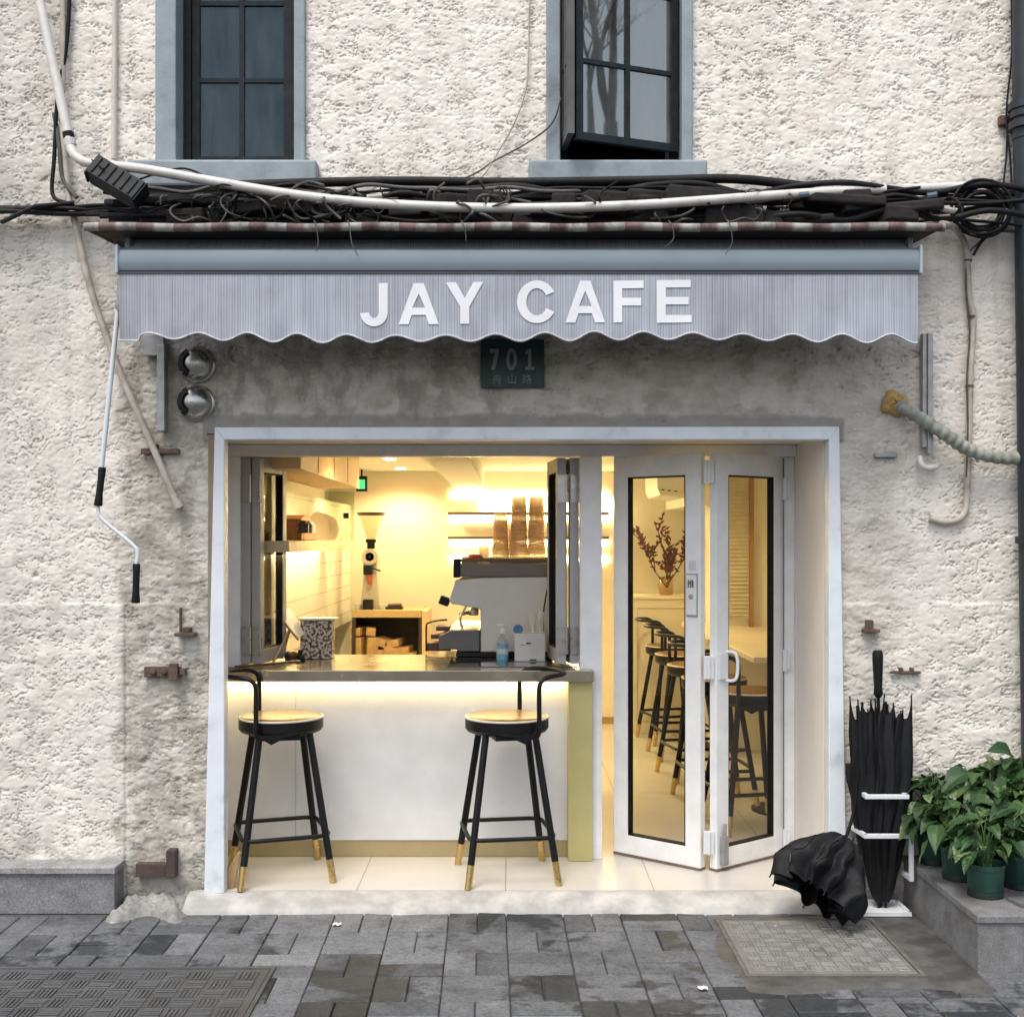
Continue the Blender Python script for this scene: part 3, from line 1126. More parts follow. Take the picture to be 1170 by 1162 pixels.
# striped ledge above the awning
ld = thing('rain_ledge', 'dark rain ledge with a weathered red and white striped edge above the awning', 'ledge', (0, 0, 2.9))
m = MB()
zl = 2.905
m.add([(-1.66, -.005, zl), (1.74, -.005, zl), (1.80, -.405, zl), (-1.76, -.405, zl), (-1.66, -.005, zl + .02), (1.74, -.005, zl + .02), (1.80, -.405, zl + .02), (-1.76, -.405, zl + .02)],
      [(0, 1, 2, 3), (4, 5, 6, 7), (0, 1, 5, 4), (1, 2, 6, 5), (2, 3, 7, 6), (3, 0, 4, 7)])
m.build('board', M('ledge_board', (.025, .021, .019), .85, var=.4, bmp=.3), ld)
m = MB()
m.tube([(-1.80 + 3.62 * i / 60, -.425, zl + .012 + .003 * math.sin(i * .7)) for i in range(61)], .0175, 12)
m.build('striped_pole', stripes('striped_edge', (.19, .115, .105), (.37, .355, .325), .158, 0, .48, .8, .06, extra=13, grime=.32), ld, smooth=50)
m = MB()
m.tube([(-1.795, -.42, zl + .01), (-1.66, -.01, zl - .02)], .012, 8)
m.build('side_bar', RUST, ld)

# cables lying on the ledge
rc = random.Random(11)
cb = thing('cable_bundle', 'tangle of black cables heaped along the ledge above the awning', 'cables', (0, -.12, 2.98))


def run(xa, xb, ya, za, zb, r, mat, wig=.03, n=14, yw=.03, name='cable'):
    pts = []
    for i in range(n):
        u = i / (n - 1)
        pts.append((xa + (xb - xa) * u, ya + rc.uniform(-yw, yw), za + (zb - za) * u + rc.uniform(-wig, wig)))
    m = MB()
    m.tube(smoothpath(pts, 5), r, 7)
    return m.build(name, mat, cb, smooth=60)


for k in range(26):
    xa, xb = rc.choice([(-1.85, 1.9), (-1.75, .3), (-1.2, 1.8), (-.4, 2.3), (-1.8, 1.2)])
    zz = rc.uniform(2.99, 3.17)
    run(xa, xb, rc.uniform(-.22, -.05), zz, zz + rc.uniform(-.03, .03), rc.choice((.006, .007, .009, .012, .014)), rc.choice((WIRE, WIRE, WIRE, WIREG)), .022)
for k in range(7):
    run(-2.9, -1.6, rc.uniform(-.12, -.03), 3.095 + rc.uniform(-.022, .022), 3.06 + rc.uniform(-.03, .04), rc.choice((.007, .009, .012)), WIRE, .010, 8)
for k in range(8):
    run(1.6, 2.9, rc.uniform(-.12, -.03), 3.10 + rc.uniform(-.05, .05), 3.14 + rc.uniform(-.03, .03), rc.choice((.006, .008, .011)), WIRE, .012, 8)
m = MB()                                         # the thick top trunk cable under the sills
m.tube(smoothpath([(-1.3, -.11, 3.185), (-.6, -.11, 3.205), (0, -.11, 3.2), (.6, -.11, 3.208), (1.0, -.11, 3.215), (1.35, -.10, 3.18)], 8), .021, 10)
m.build('cable', WIRE, cb, smooth=60)
for k in range(44):                              # loose loops
    cx = rc.uniform(-1.78, -.6) if k < 27 else rc.uniform(-.5, 1.7)
    w, h_ = rc.uniform(.05, .16), rc.uniform(.03, .08)
    zc_ = rc.uniform(3.0, 3.09)
    pts = [(cx + w * math.cos(a) + .03 * a / 6, -.25 + rc.uniform(-.09, .06), zc_ + h_ * math.sin(a) * (1 + .3 * math.sin(3 * a + k))) for a in [k + i * .75 for i in range(7)]]
    m = MB()
    m.tube(smoothpath(pts, 5), rc.choice((.0035, .005, .006)), 6)
    m.build('cable', rc.choice((WIRE, WIREG, WIREG)), cb, smooth=60)
m = MB()                                         # dusty debris and old lagging on the ledge
for k in range(95):
    m.obox((rc.uniform(-1.6, 1.75), rc.uniform(-.24, -.05), rc.uniform(2.99, 3.10)), (rc.uniform(.08, .4), rc.uniform(.03, .1), rc.uniform(.03, .10)), (rc.uniform(-.2, .2), rc.uniform(-.1, .1), rc.uniform(-.3, .3)))
m.build('lagging', M('old_lagging', (.018, .015, .014), .95, var=.6, vs=9, bmp=.8, bs=50), cb, bevel=.01)
m = MB()
m.tube([at(2, 254, -.25), at(40, 236, -.14), at(85, 232, -.1)], .010, 8)
m.build('cable', WIRE, cb)
m = MB()
m.tube(smoothpath([at(160, 205, -.25), at(185, 197, -.27), at(212, 193, -.28), at(240, 205, -.28), at(256, 217, -.26), at(250, 225, -.2)], 6), .0045, 6)
m.build('cable', WIRE, cb, smooth=60)
TAPE = M('old_tape', (.40, .38, .34), .8, var=.3)
for k in range(9):
    x = rc.uniform(-1.7, 1.9)
    z = rc.uniform(3.03, 3.12)
    m = MB()
    m.tube([(x, -.235, z), (x + rc.uniform(.02, .07), -.24, z + rc.uniform(-.015, .015))], rc.uniform(.010, .016), 8)
    m.build('tape_wrap', TAPE if k % 3 else M('tape_blue', (.08, .12, .16), .7), cb)
for k in range(5):
    x = rc.uniform(-1.6, 1.2)
    L_ = rc.uniform(.05, .16)
    m = MB()
    m.tube(smoothpath([(x, -.44, 2.94), (x + .01, -.455, 2.92), (x + .02, -.455, 2.92 - L_ * .6), (x + rc.uniform(-.03, .05), -.45, 2.92 - L_)], 5), .0022, 5)
    m.build('loose_wire', WIREG, cb, smooth=60)
# coil on the right
m = MB()
co = thing('cable_coil', 'round coil of black cable hanging at the right end of the ledge', 'cable coil', at(1120, 240, -.1))
for k in range(7):
    r_ = .085 + .016 * rc.random() + (.03 if k % 3 == 0 else 0)
    c = at(1120 + rc.uniform(-4, 4), 240 + rc.uniform(-4, 4), -.08 - .012 * k)
    m.tube([(c.x + r_ * 1.05 * math.cos(a), c.y + rc.uniform(-.004, .004), c.z + r_ * .95 * math.sin(a)) for a in [2 * math.pi * i / 40 for i in range(40)]], .0065, 6, closed=True)
m.build('coil', WIRE, co, smooth=60)
m = MB()
m.tube(smoothpath([at(1143, 250, -.08), at(1138, 262, -.06), at(1122, 276, -.04), at(1112, 292, -.03)], 5), .006, 6)
m.build('tail', WIRE, co, smooth=60)

# black wall box on the bundle
fb = thing('cable_box', 'black plastic cable splice box tilted on the left end of the cables', 'box', at(135, 208, -.28))
m = MB()
ctr = at(134, 209, -.28)
m.mx = Matrix.Translation(ctr) @ Matrix.Rotation(R(31), 4, 'Y') @ Matrix.Rotation(R(-18), 4, 'X')
m.box(-.115, .115, -.05, .05, -.048, .048)
for k in range(6):
    m.box(-.10 + .036 * k, -.09 + .036 * k, -.056, -.0505, -.04, .04)
m.box(-.125, -.116, -.04, .04, -.055, .055).box(.116, .124, -.045, .045, -.052, .052)
m.build('case', M('box_black', (.010, .012, .014), .5, var=.2, spec=.3), fb, bevel=.006)
m = MB()
m.tube([ctr + Vector((-.1, -.03, .09)), ctr + Vector((-.04, -.06, .04))], .004, 6)
m.build('wire', WIRE, fb)

# pipes and conduits
def pipe(name, label, cat, pts, r, mat, n=6, fit=(), group=None, sm=True):
    P = smoothpath(pts, n) if sm else pts
    m = MB()
    m.tube(P, r, 14)
    c = sum((Vector(p) for p in pts), Vector()) / len(pts)
    t = thing(name, label, cat, c, group)
    m.build('pipe', mat, t, smooth=45)
    for (p, d, rr, L_, mm) in fit:
        k = MB()
        d = Vector(d).normalized() * L_ / 2
        k.tube([Vector(p) - d, Vector(p) + d], rr, 14)
        k.build('collar', mm, t, smooth=45)
    return t


yp = -.30
pts = [at(32, -60, -.1), at(45, 0, -.12), at(62, 80, -.16), at(77, 150, -.2), at(82, 172, -.22), at(92, 183, -.24), at(110, 188, -.26), at(160, 193, yp), at(240, 207, yp), at(330, 222, yp), at(420, 232, yp), at(520, 237, yp), at(620, 238, yp), at(720, 235, yp), at(800, 230, yp), at(880, 224, -.24), at(960, 219, -.18), at(1040, 216, -.12), at(1110, 213, -.08)]
pipe('white_pipe', 'long white plastic pipe bending down and sagging across above the awning', 'pipe', pts, .021, PVC, 5,
     [(at(78.5, 156, -.202), (15, 0, -70), .0245, .035, RUBBER), (at(80, 163, -.21), (15, 0, -70), .026, .03, PVC), (at(1005, 217, -.149), (1, 0, .02), .0235, .05, PVC)])
pipe('wall_conduit', 'thin cream conduit running up the wall beside the white pipe', 'conduit', [at(72, -60, -.03), at(72, 60, -.03), at(71, 140, -.03), at(76, 200, -.05), at(80, 232, -.06)], .013, PVCOLD)
pipe('wall_conduit', 'painted-over conduit running up the wall left of the closed window', 'conduit', [at(131, -60, -.018), at(131, 60, -.018), at(130, 182, -.018)], .012, M('painted_conduit', (.62, .56, .5), .8, var=.1, bmp=.4), sm=False)
pipe('wall_cable', 'black cable hanging down the wall between the two left pipes', 'cable', [at(80, -60, -.03), at(79, 10, -.03), at(75, 60, -.03), at(66, 110, -.04), at(62, 180, -.05), at(60, 222, -.06), at(75, 232, -.08)], .009, WIRE)
pipe('wall_cable', 'dark grey cable bending into the left end of the cable heap', 'cable', [at(62, 130, -.035), at(68, 170, -.05), at(72, 205, -.06), at(88, 226, -.08)], .010, WIREG)
pipe('diagonal_pipe', 'old grey pipe slanting down the wall behind the crank rod', 'pipe', [at(78, 225, -.05), at(86, 255, -.05), at(105, 335, -.045), at(135, 420, -.04), at(170, 500, -.035), at(203, 578, -.03)], .0155, PVCOLD, 4,
     [(at(203, 576, -.03), (33, 0, -78), .022, .04, PVCOLD)])
pipe('wall_conduit', 'cream conduit looping down the wall at the right of the awning', 'conduit', [at(1076, 256, -.3), at(1090, 260, -.12), at(1101, 275, -.03), at(1105, 295, -.025), at(1107, 340, -.02), at(1112, 362, -.02), at(1109, 420, -.02), at(1107, 500, -.02), at(1105, 560, -.02), at(1103, 583, -.02), at(1094, 594, -.02), at(1078, 596, -.02), at(1062, 592, -.015)], .0145, PVCOLD, 5,
     [(at(1106, 298, -.025), (0, 0, 1), .018, .008, RUST), (at(1110, 362, -.02), (0, 0, 1), .018, .01, RUST), (at(1108, 441, -.02), (0, 0, 1), .018, .008, RUST)])
pipe('wall_cable', 'thin dark cable beside the looping cream conduit', 'cable', [at(1135, 258, -.04), at(1118, 278, -.03), at(1106, 292, -.03), at(1104, 330, -.03), at(1108, 380, -.03), at(1105, 430, -.03), at(1106, 490, -.03), at(1104, 545, -.03)], .004, WIREG)
pipe('hook_pipe', 'short curved white pipe stub below the hose', 'pipe', [at(1051, 522, -.03), at(1053, 531, -.045), at(1061, 535, -.045), at(1070, 533, -.03)], .014, PVC)
pipe('wall_cable', 'thin bent wire hanging beside the open window', 'cable', [at(606, -20, -.02), at(605, 10, -.02), at(603, 80, -.02), at(600, 105, -.02), at(588, 140, -.02), at(570, 172, -.02), at(548, 204, -.05), at(515, 215, -.09)], .0042, PVCOLD)
pipe('wall_cable', 'thin wire slanting from the open window to the ledge', 'cable', [at(641, 112, -.06), at(630, 142, -.05), at(600, 165, -.03), at(565, 184, -.03), at(540, 200, -.05), at(500, 214, -.1), at(470, 219, -.12)], .004, WIREG)

dp = thing('drain_pipe', 'dark cast iron drainpipe at the right edge of the wall', 'drainpipe', (2.36, -.1, 2))
m = MB()
m.tube([(2.314, -.09, 4.9), (2.314, -.09, 3.4)], .062, 20)
m.tube([(2.314, -.09, 3.4), (2.36, -.09, -.055)], .058, 20)
DPM = M('drain_navy', (.022, .028, .033), .5, var=.25, bmp=.15, bs=40)
m.build('pipe', DPM, dp, smooth=45)
for z, r_ in ((3.545, .08), (3.51, .073), (3.46, .078), (1.6, .072)):
    m = MB()
    xx = 2.314 if z > 3.4 else 2.314 + (3.4 - z) / 3.455 * .046
    m.tube([(xx, -.09, z - .016), (xx, -.09, z + .016)], r_, 20)
    m.build('collar', DPM, dp, smooth=45)
m = MB()
m.box(2.22, 2.30, -.03, .0, 3.49, 3.53)
m.build('wall_clip', RUST, dp)
pipe('wall_cable', 'thin black wire hanging from the drainpipe collar down to the cables', 'cable', [at(1151, 135, -.05), at(1150, 175, -.05), at(1146, 215, -.06)], .0045, WIRE)
pipe('wall_cable', 'thin black wire close against the drainpipe collar', 'cable', [at(1155, -30, -.05), at(1156, 60, -.05), at(1150, 128, -.05), at(1154, 178, -.06), at(1156, 215, -.07)], .0045, WIRE)

# hose in foam collar
hs = thing('air_hose', 'lagged grey-green air conditioner hose leaving the wall through yellow foam', 'hose', at(1021, 461, 0))
m = MB()
rh = random.Random(3)
c = at(1021, 461, 0)
vs = []
m.grid(28, 10, lambda u, v: (c.x + (.058 * math.cos(math.pi * v / 2) * (1 + .12 * math.sin(u * 25) + .08 * math.sin(u * 44 + 1))) * math.cos(2 * math.pi * u),
                             -.005 - .045 * math.sin(math.pi * v / 2) * (1 + .15 * math.sin(u * 31 + v * 5)),
                             c.z + (.058 * math.cos(math.pi * v / 2) * (1 + .12 * math.sin(u * 25))) * math.sin(2 * math.pi * u)))
m.build('foam_plug', M('pu_foam', (.50, .32, .11), .85, var=.3, vs=30, bmp=.5), hs, smooth=60)
hp = smoothpath([at(1027, 464, -.03), at(1040, 471, -.07), at(1062, 484, -.09), at(1085, 500, -.09), at(1105, 513, -.085), at(1130, 521, -.08), at(1160, 524, -.075), at(1200, 524, -.07)], 16)
m = MB()
m.tube(hp, [.029 + .003 * math.sin(i * 1.05) for i in range(len(hp))], 14)
m.build('lagging', M('hose_wrap', (.30, .31, .265), .75, var=.25, vs=22, bmp=.4, dirt=(.2, .21, .18)), hs, smooth=50)

# brackets and old ironwork
def iron(name, label, cat, boxes, mat=RUST, bev=.003, tubes=()):
    m = MB()
    lo = None
    for (xa, ya, xb, yb, d0, d1) in boxes:
        A, B = at(xa, ya, 0), at(xb, yb, 0)
        m.box(A.x, B.x, d0, d1, B.z, A.z)
        lo = A if lo is None else lo
    for (pts, r) in tubes:
        m.tube(pts, r, 8)
    o = m.build(name, mat, None, bevel=bev)
    return tag(o, label, cat)


iron('awning_bracket', 'flat grey metal awning rail on the wall left of the vents', 'bracket', [(183, 396, 190, 494, -.05, -.012), (190, 396, 193, 494, -.07, -.012), (166, 384, 190, 408, -.04, -.012)], GALV)
iron('awning_bracket', 'grey metal awning rail on the wall right of the valance', 'bracket', [(1050, 383, 1055, 512, -.05, -.012), (1055, 383, 1061, 520, -.06, -.012)], GALV)
iron('pivot_bar', 'rusty pivot bar behind the end of the slanting pipe', 'iron bracket', [(163, 513, 206, 519, -.03, 0), (176, 508, 182, 524, -.035, 0)], RUST)
iron('bolt_plate', 'rusty latch with bolts left of the window frame', 'iron bracket', [(166, 761, 208, 773, -.022, 0), (196, 757, 206, 776, -.05, -.022), (208, 763, 214, 770, -.04, 0)], RUST,
     tubes=[((at(175, 767, -.02), at(175, 767, -.04)), .014), ((at(187, 767, -.02), at(187, 767, -.04)), .014)])
iron('shelf_bracket', 'small rusty ledge bracket above the latch', 'iron bracket', [(203, 722, 226, 726, -.06, 0), (206, 694, 208, 722, -.02, 0), (212, 716, 220, 722, -.05, 0)], RUST)
iron('wall_clamp', 'heavy rusted clamp low on the wall left of the doorstep', 'iron bracket', [(158, 984, 194, 999, -.04, 0), (194, 968, 204, 999, -.06, 0)], M('clamp_rust', (.075, .05, .042), .85, var=.4, bmp=.5))
iron('wall_strip', 'small perforated metal strip under the hose', 'metal strip', [(998, 518, 1024, 523, -.02, 0)], GALV)
iron('wall_rod', 'thin rusty rod on the wall right of the umbrella handle', 'iron bracket', [(1016, 766, 1050, 769, -.03, -.008), (1026, 762, 1030, 766, -.03, 0), (1038, 762, 1042, 766, -.03, 0)], RUST)
iron('wall_hook', 'small rusty hook between door frame and umbrella handle', 'iron bracket', [(984, 718, 1002, 722, -.05, 0), (988, 708, 996, 718, -.03, 0)], RUST)

# vents
VENT = thing('wall_vent', 'upper round steel vent hood, half shaded under the valance', 'vent', at(226, 417, 0), 'steel vent hoods left of the sign')
c = at(226, 417, 0)
m = MB()
m.lathe([(.082, -.004), (.084, .012), (.076, .018)], c, 32, 'y')
m.build('flange', STEEL, VENT, smooth=40)
m = MB()
pr = [(.075, .012), (.0755, .03)] + [(.0755 * math.cos(a), .03 + .062 * math.sin(a)) for a in [R(10 * i) for i in range(1, 9)]] + [(.0, .092)]
m.lathe(pr, c, 36, 'y')
dome = m.build('hood', STEEL, VENT, smooth=60)
m = MB()                                       # dark crescent intake with slats
m.grid(12, 5, lambda u, v: (c.x + .079 * math.cos(R(115 + 130 * u)) * (.55 + .38 * v), -.036 - .062 * math.sqrt(max(0, 1 - (.55 + .38 * v) ** 2)) - .0045, c.z + .079 * math.sin(R(115 + 130 * u)) * (.55 + .38 * v)))
m.build('intake', M('vent_dark', (.008, .008, .008), .8), VENT)
m = MB()
for k in range(4):
    z = c.z - .045 + .03 * k
    m.tube([(c.x - .066, -.068, z), (c.x - .045, -.083, z)], .003, 6)
m.build('slat', STEEL, VENT)
V2 = copy_tree(VENT)
V2.location = at(225, 461, 0)
V2['label'] = 'lower round steel vent hood, shiny and facing left'

# house number plate
sg = thing('number_sign', 'dark green house number plate under the valance', 'sign', at(585, 417, -.02))
m = MB()
A, B = at(549, 388, -.02), at(622, 443, -.02)
m.box(A.x, B.x, -.026, -.014, B.z, A.z)
m.build('plate', M('sign_green', (.007, .028, .024), .45, var=.15, vs=20), sg, bevel=.002)
SGI = M('sign_grey_ink', (.20, .23, .23), .6)


def digit(m, polys, x0, y0, s):
    for p in polys:
        m.prism([(at(x0 + a * s, y0 + b * s, -.02).x, at(x0 + a * s, y0 + b * s, -.02).z) for a, b in p], -.0285, -.0262, lambda u, v, w: (u, w, v))


m = MB()
digit(m, [[(0, 0), (10, 0), (10, 4), (5.5, 24), (1.2, 24), (5.5, 4.5), (0, 4.5)]], 560, 399, 1.0)
oz = arc(5.5, 12, 6.2, 12.5, 0, -180, 16), arc(5.5, 12, 2.4, 8, -180, 0, 16)
digit(m, [oz[0] + oz[1], arc(5.5, 12, 6.2, 12.5, 180, 0, 16)[:-1] + [(11.7, 12), (7.9, 12)] + arc(5.5, 12, 2.4, 8, 0, 180, 16)[1:]], 579, 399, 1.0)
digit(m, [[(3.2, 0), (7, 0), (7, 20.5), (10.5, 20.5), (10.5, 24), (0, 24), (0, 20.5), (3.2, 20.5), (3.2, 5), (.2, 6.5), (.2, 3)]], 600, 399, 1.0)
m.build('number', SGI, sg)
for ch, px in (('舟', 568), ('山', 585), ('路', 602)):
    textmesh(ch, .047, 'lettering', SGI, Matrix.Translation(at(px, 434.5, -.02) + Vector((0, -.0075, 0))) @ stand, sg)

# ================================================================== STOOLS AND COUNTER
stool = thing('bar_stool', 'left of the two black bar stools outside, its back rail curving to the left', 'bar stool', (0, 0, 0), 'bar stools outside at the counter')
SEAT = M('tan_seat', (.18, .088, .02), .34, var=.05, vs=4, spec=.3)
RIM = M('seat_rim', (.66, .60, .50), .45)
m = MB()
m.lathe([(0, .765), (.15, .7655), (.188, .764), (.1935, .760)], n=48)
m.m = 0
m.build('seat', SEAT, stool, smooth=40)
m = MB()
m.lathe([(.1935, .7605), (.200, .7595), (.2015, .755), (.2, .752)], n=48)
m.build('seat_rim', RIM, stool, smooth=50)
m = MB()
m.lathe([(0, .680), (.165, .682), (.190, .692), (.2, .706), (.2, .7515), (.19, .753)], n=48)
m.box(-.09, .09, -.17, .17, .668, .689)
m.build('seat_base', BLACK, stool, smooth=35)
for sx in (-1, 1):
    for sy in (-1, 1):
        a, b = Vector((sx * .115, sy * .115, .70)), Vector((sx * .212, sy * .214, 0))
        m = MB()
        m.tube([a, b.lerp(a, .155)], .0165, 14)
        lg = m.build('leg', BLACK, stool, smooth=40)
        m = MB()
        m.tube([b.lerp(a, .155), b.lerp(a, .0)], [.0172, .0165], 14)
        m.build('brass_tip', BRASS, lg, smooth=40)
m = MB()
e, rr_ = .200, .06
ringp = []
for k, (cx, cy) in enumerate(((e - rr_, e - rr_), (-e + rr_, e - rr_), (-e + rr_, -e + rr_), (e - rr_, -e + rr_))):
    for i in range(6):
        a = R(90 * k + 18 * i)
        ringp.append((cx + rr_ * math.cos(a), cy + rr_ * math.sin(a), .218))
m.tube(ringp, .0105, 10, closed=True)
m.build('footrest', BLACK, stool, smooth=50)
m = MB()
half = [(-.09, -.170, .672), (-.108, -.194, .70), (-.11, -.196, .78), (-.11, -.196, .90), (-.117, -.195, .935), (-.14, -.19, .955), (-.18, -.175, .963), (-.24, -.125, .965), (-.268, -.06, .966)]
m.tube(smoothpath(half + [(-.273, 0, .966)] + [(x, -y, z) for x, y, z in half[::-1]], 6), .0115, 12)
m.build('back_rail', BLACK, stool, smooth=50)
m = MB()
for sy in (-1, 1):
    m.add([(-.115, sy * .199, .70), (.05, sy * .199, .70), (-.04, sy * .199, .655), (-.115, sy * .205, .70), (.05, sy * .205, .70), (-.04, sy * .205, .655)], [(0, 1, 2), (3, 4, 5), (0, 1, 4, 3), (1, 2, 5, 4), (2, 0, 3, 5)])
m.build('side_bracket', BLACK, stool)
stool.location = (-1.105, .255, 0)
stool.rotation_euler = (0, 0, R(10))
s2 = copy_tree(stool)
s2.location = (-.025, .255, 0)
s2.rotation_euler = (0, 0, R(193))
for o, a in ((stool, 9), (s2, -4)):
    for c in o.children:                     # the seat swivels on its legs
        if c.name.startswith(('leg', 'footrest')):
            c.rotation_euler = (0, 0, R(a))
s2['label'] = 'right of the two black bar stools outside, nearer the brass post'
for i, (x, dist, rz, lab) in enumerate(((1.27, 9.45, 4, 'farthest bar stool in the row inside the door'), (1.26, 8.75, -3, 'second farthest bar stool inside the door'), (1.25, 8.0, 2, 'middle bar stool of the row inside the door'), (1.24, 7.25, -4, 'second nearest bar stool inside, partly behind the folded doors'), (1.33, 6.62, 3, 'nearest bar stool inside, seen through the right door leaf'))):
    s = copy_tree(stool)
    s.location = (x, dist - D, 0)
    s.rotation_euler = (0, 0, R(rz))
    s['label'] = lab
    s['group'] = 'bar stools inside along the wall table'

wt = thing('wall_table', 'pale high table along the right interior wall behind the stools', 'table', (1.75, 2.5, 0))
m = MB()
m.box(1.36, 2.07, 1.25, 4.1, .905, .94)
m.build('table_top', M('table_cream', (.66, .58, .42), .4, var=.05), wt, bevel=.004)
for y in (1.6, 3.7):
    m = MB()
    m.tube([(1.62, y, .905), (1.62, y, .02)], .022, 12)
    m.lathe([(.2, .0), (.2, .012), (.04, .024)], (1.62, y, .001), 28)
    m.build('leg', BLACK, wt, smooth=40)

ct = thing('serving_counter', 'white-fronted serving counter with brass-edged top and glowing light strip', 'counter', (-.6, .6, 0))
CTOP = M('counter_metal', (.46, .41, .32), .2, metal=.85, var=.03, vs=3)
m = MB()
m.box(-1.60, .405, .45, 1.27, .898, .954)
m.box(-.42, .405, 1.271, 2.2, .898, .954)
m.build('counter_top', CTOP, ct, bevel=.002)
m = MB()
PANELW = M('panel_white', (.73, .73, .725), .45, var=.05, vs=5, bmp=.03, bs=12, dirt=(.67, .665, .65))
m.box(-1.62, -1.093, .567, .60, .0855, .8975)
m.build('front_panel', PANELW, ct, bevel=.0015)
m = MB()
m.box(-1.091, .279, .567, .60, .0855, .8975)
m.build('front_panel', PANELW, ct, bevel=.0015)
m = MB()
m.box(-1.62, .279, .575, .60, .001, .085)
m.build('skirting', BRASSP, ct)
m = MB()
m.box(.2795, .401, .485, .60, .001, .8975)
m.build('end_post', M('post_brass', (.50, .44, .19), .45, metal=.2, var=.05), ct, bevel=.003)
m = MB()
m.box(-1.6, .27, .535, .56, .889, .8965)
m.build('light_strip', emit('led_counter', (1, .76, .36), 11), ct)
m = MB()
m.box(-1.6, -.42, 1.2, 1.265, .4, .8975).box(-.42, .405, 2.14, 2.19, 0, .8975).box(.37, .405, .61, 2.13, 0, .8975)
m.build('rear_panel', WARMW, ct)
m = MB()
m.box(-.33, .335, .60, 1.05, .9545, .9575)
tag(m.build('counter_mat', M('black_glass_mat', (.02, .017, .014), .08, coat=.5), bevel=.001), 'glossy black mat on the counter in front of the coffee machine', 'mat')

# espresso machine seen from its side
em = thing('espresso_machine', 'large grey espresso machine seen from the side on the counter', 'coffee machine', (-.05, 1.5, .954))
ym = 1.10


def ep(px, py):
    p = at(px, py, ym)
    return (p.x, p.z)


m = MB()
side = [(549, 660), (628, 659), (632, 745), (549, 745), (549, 696), (516, 690), (513, 685), (520, 663)]
m.prism([ep(*p) for p in side], ym, ym + .78, lambda u, v, w: (u, w, v))
m.build('body', MACH, em, bevel=.006)
m = MB()
m.prism([ep(*p) for p in [(501, 727), (514, 721), (548, 721), (548, 744), (522, 744), (522, 742), (502, 742)]], ym - .01, ym + .75, lambda u, v, w: (u, w, v))
m.build('drip_tray', M('tray_grey', (.13, .125, .12), .4, metal=.4), em, bevel=.004)
m = MB()
m.prism([ep(*p) for p in [(514, 719.5), (548, 719.5), (548, 720.7), (514, 720.7)]], ym + .0, ym + .74, lambda u, v, w: (u, w, v))
m.build('drip_grate', STEEL, em)
m = MB()
a, b = ep(521, 658), ep(630, 640)
for y in (ym + .0, ym + .74):
    m.box(a[0], b[0], y, y + .012, a[1], b[1] - .02)
    m.tube([(a[0], y + .006, b[1]), (b[0], y + .006, b[1])], .009, 8)
m.box(a[0], b[0], ym + .013, ym + .739, a[1] - .006, a[1] + .004)
m.build('cup_rail', M('rail_dark', (.16, .13, .11), .35, metal=.6), em)
m = MB()
a, b = ep(518, 660), ep(526, 638)
m.box(a[0], b[0], ym - .012, ym + .1, a[1], b[1])
m.build('corner_block', BLACK, em, bevel=.006)
for k in range(2):
    m = MB()
    c = at(508, 687, ym + .1 + .4 * k)
    m.mx = Matrix.Translation(c) @ Matrix.Rotation(R(20), 4, 'Y')
    m.box(-.03, .028, -.035, .035, -.022, .028)
    m.build('knob', BLACK, em, bevel=.008)
    m = MB()
    m.tube(smoothpath([at(533, 692, ym + .1 + .4 * k), at(528, 701, ym + .1 + .4 * k), at(526, 708, ym + .1 + .4 * k), at(529, 719, ym + .1 + .4 * k)], 5), .006, 8)
    m.build('steam_wand', STEEL, em, smooth=50)
    m = MB()
    m.lathe([(.028, 0), (.03, .03), (.026, .045)], at(541, 703, ym + .25 + .3 * k), 20)
    m.tube([at(541, 699, ym + .25 + .3 * k), at(525, 702, ym + .2 + .3 * k)], .010, 8)
    m.build('portafilter', STEEL, em, smooth=40)
m = MB()
for x in (555, 622):
    c = at(x, 747, ym + .04)
    m.lathe([(.02, .954), (.02, .99)], (c.x, c.y, 0), 16)
m.build('foot', RUBBER, em)
m = MB()
a, b = ep(521, 751), ep(631, 745.5)
m.box(a[0], b[0], ym + .004, ym + .74, .959, b[1])
m.build('base', BLACK, em)
m = MB()
m.tube(smoothpath([at(628, 664, ym - .02), at(624, 680, ym - .03), at(621, 700, ym - .03), at(620, 730, ym - .02)], 5), .004, 6)
m.build('power_cord', WIRE, em)

CUP = glass('clear_plastic', (.985, .97, .94), .55, 1.4, .15)
_t = CUP.node_tree
_d = nd(_t, 'ShaderNodeBsdfTranslucent')
_d.inputs['Color'].default_value = (1, .88, .68, 1)
_e = nd(_t, 'ShaderNodeBsdfDiffuse')
_e.inputs['Color'].default_value = (.95, .82, .62, 1)
_m = nd(_t, 'ShaderNodeMixShader')
_m.inputs[0].default_value = .35
_t.links.new(_d.outputs[0], _m.inputs[1])
_t.links.new(_e.outputs[0], _m.inputs[2])
_x = nd(_t, 'ShaderNodeMixShader')
_x.inputs[0].default_value = .32
_t.links.new([n for n in _t.nodes if n.type == 'MIX_SHADER'][0].outputs[0], _x.inputs[1])
_t.links.new(_m.outputs[0], _x.inputs[2])
_t.links.new(_x.outputs[0], _t.nodes['Material Output'].inputs['Surface'])
zt_cup = ep(560, 641)[1]
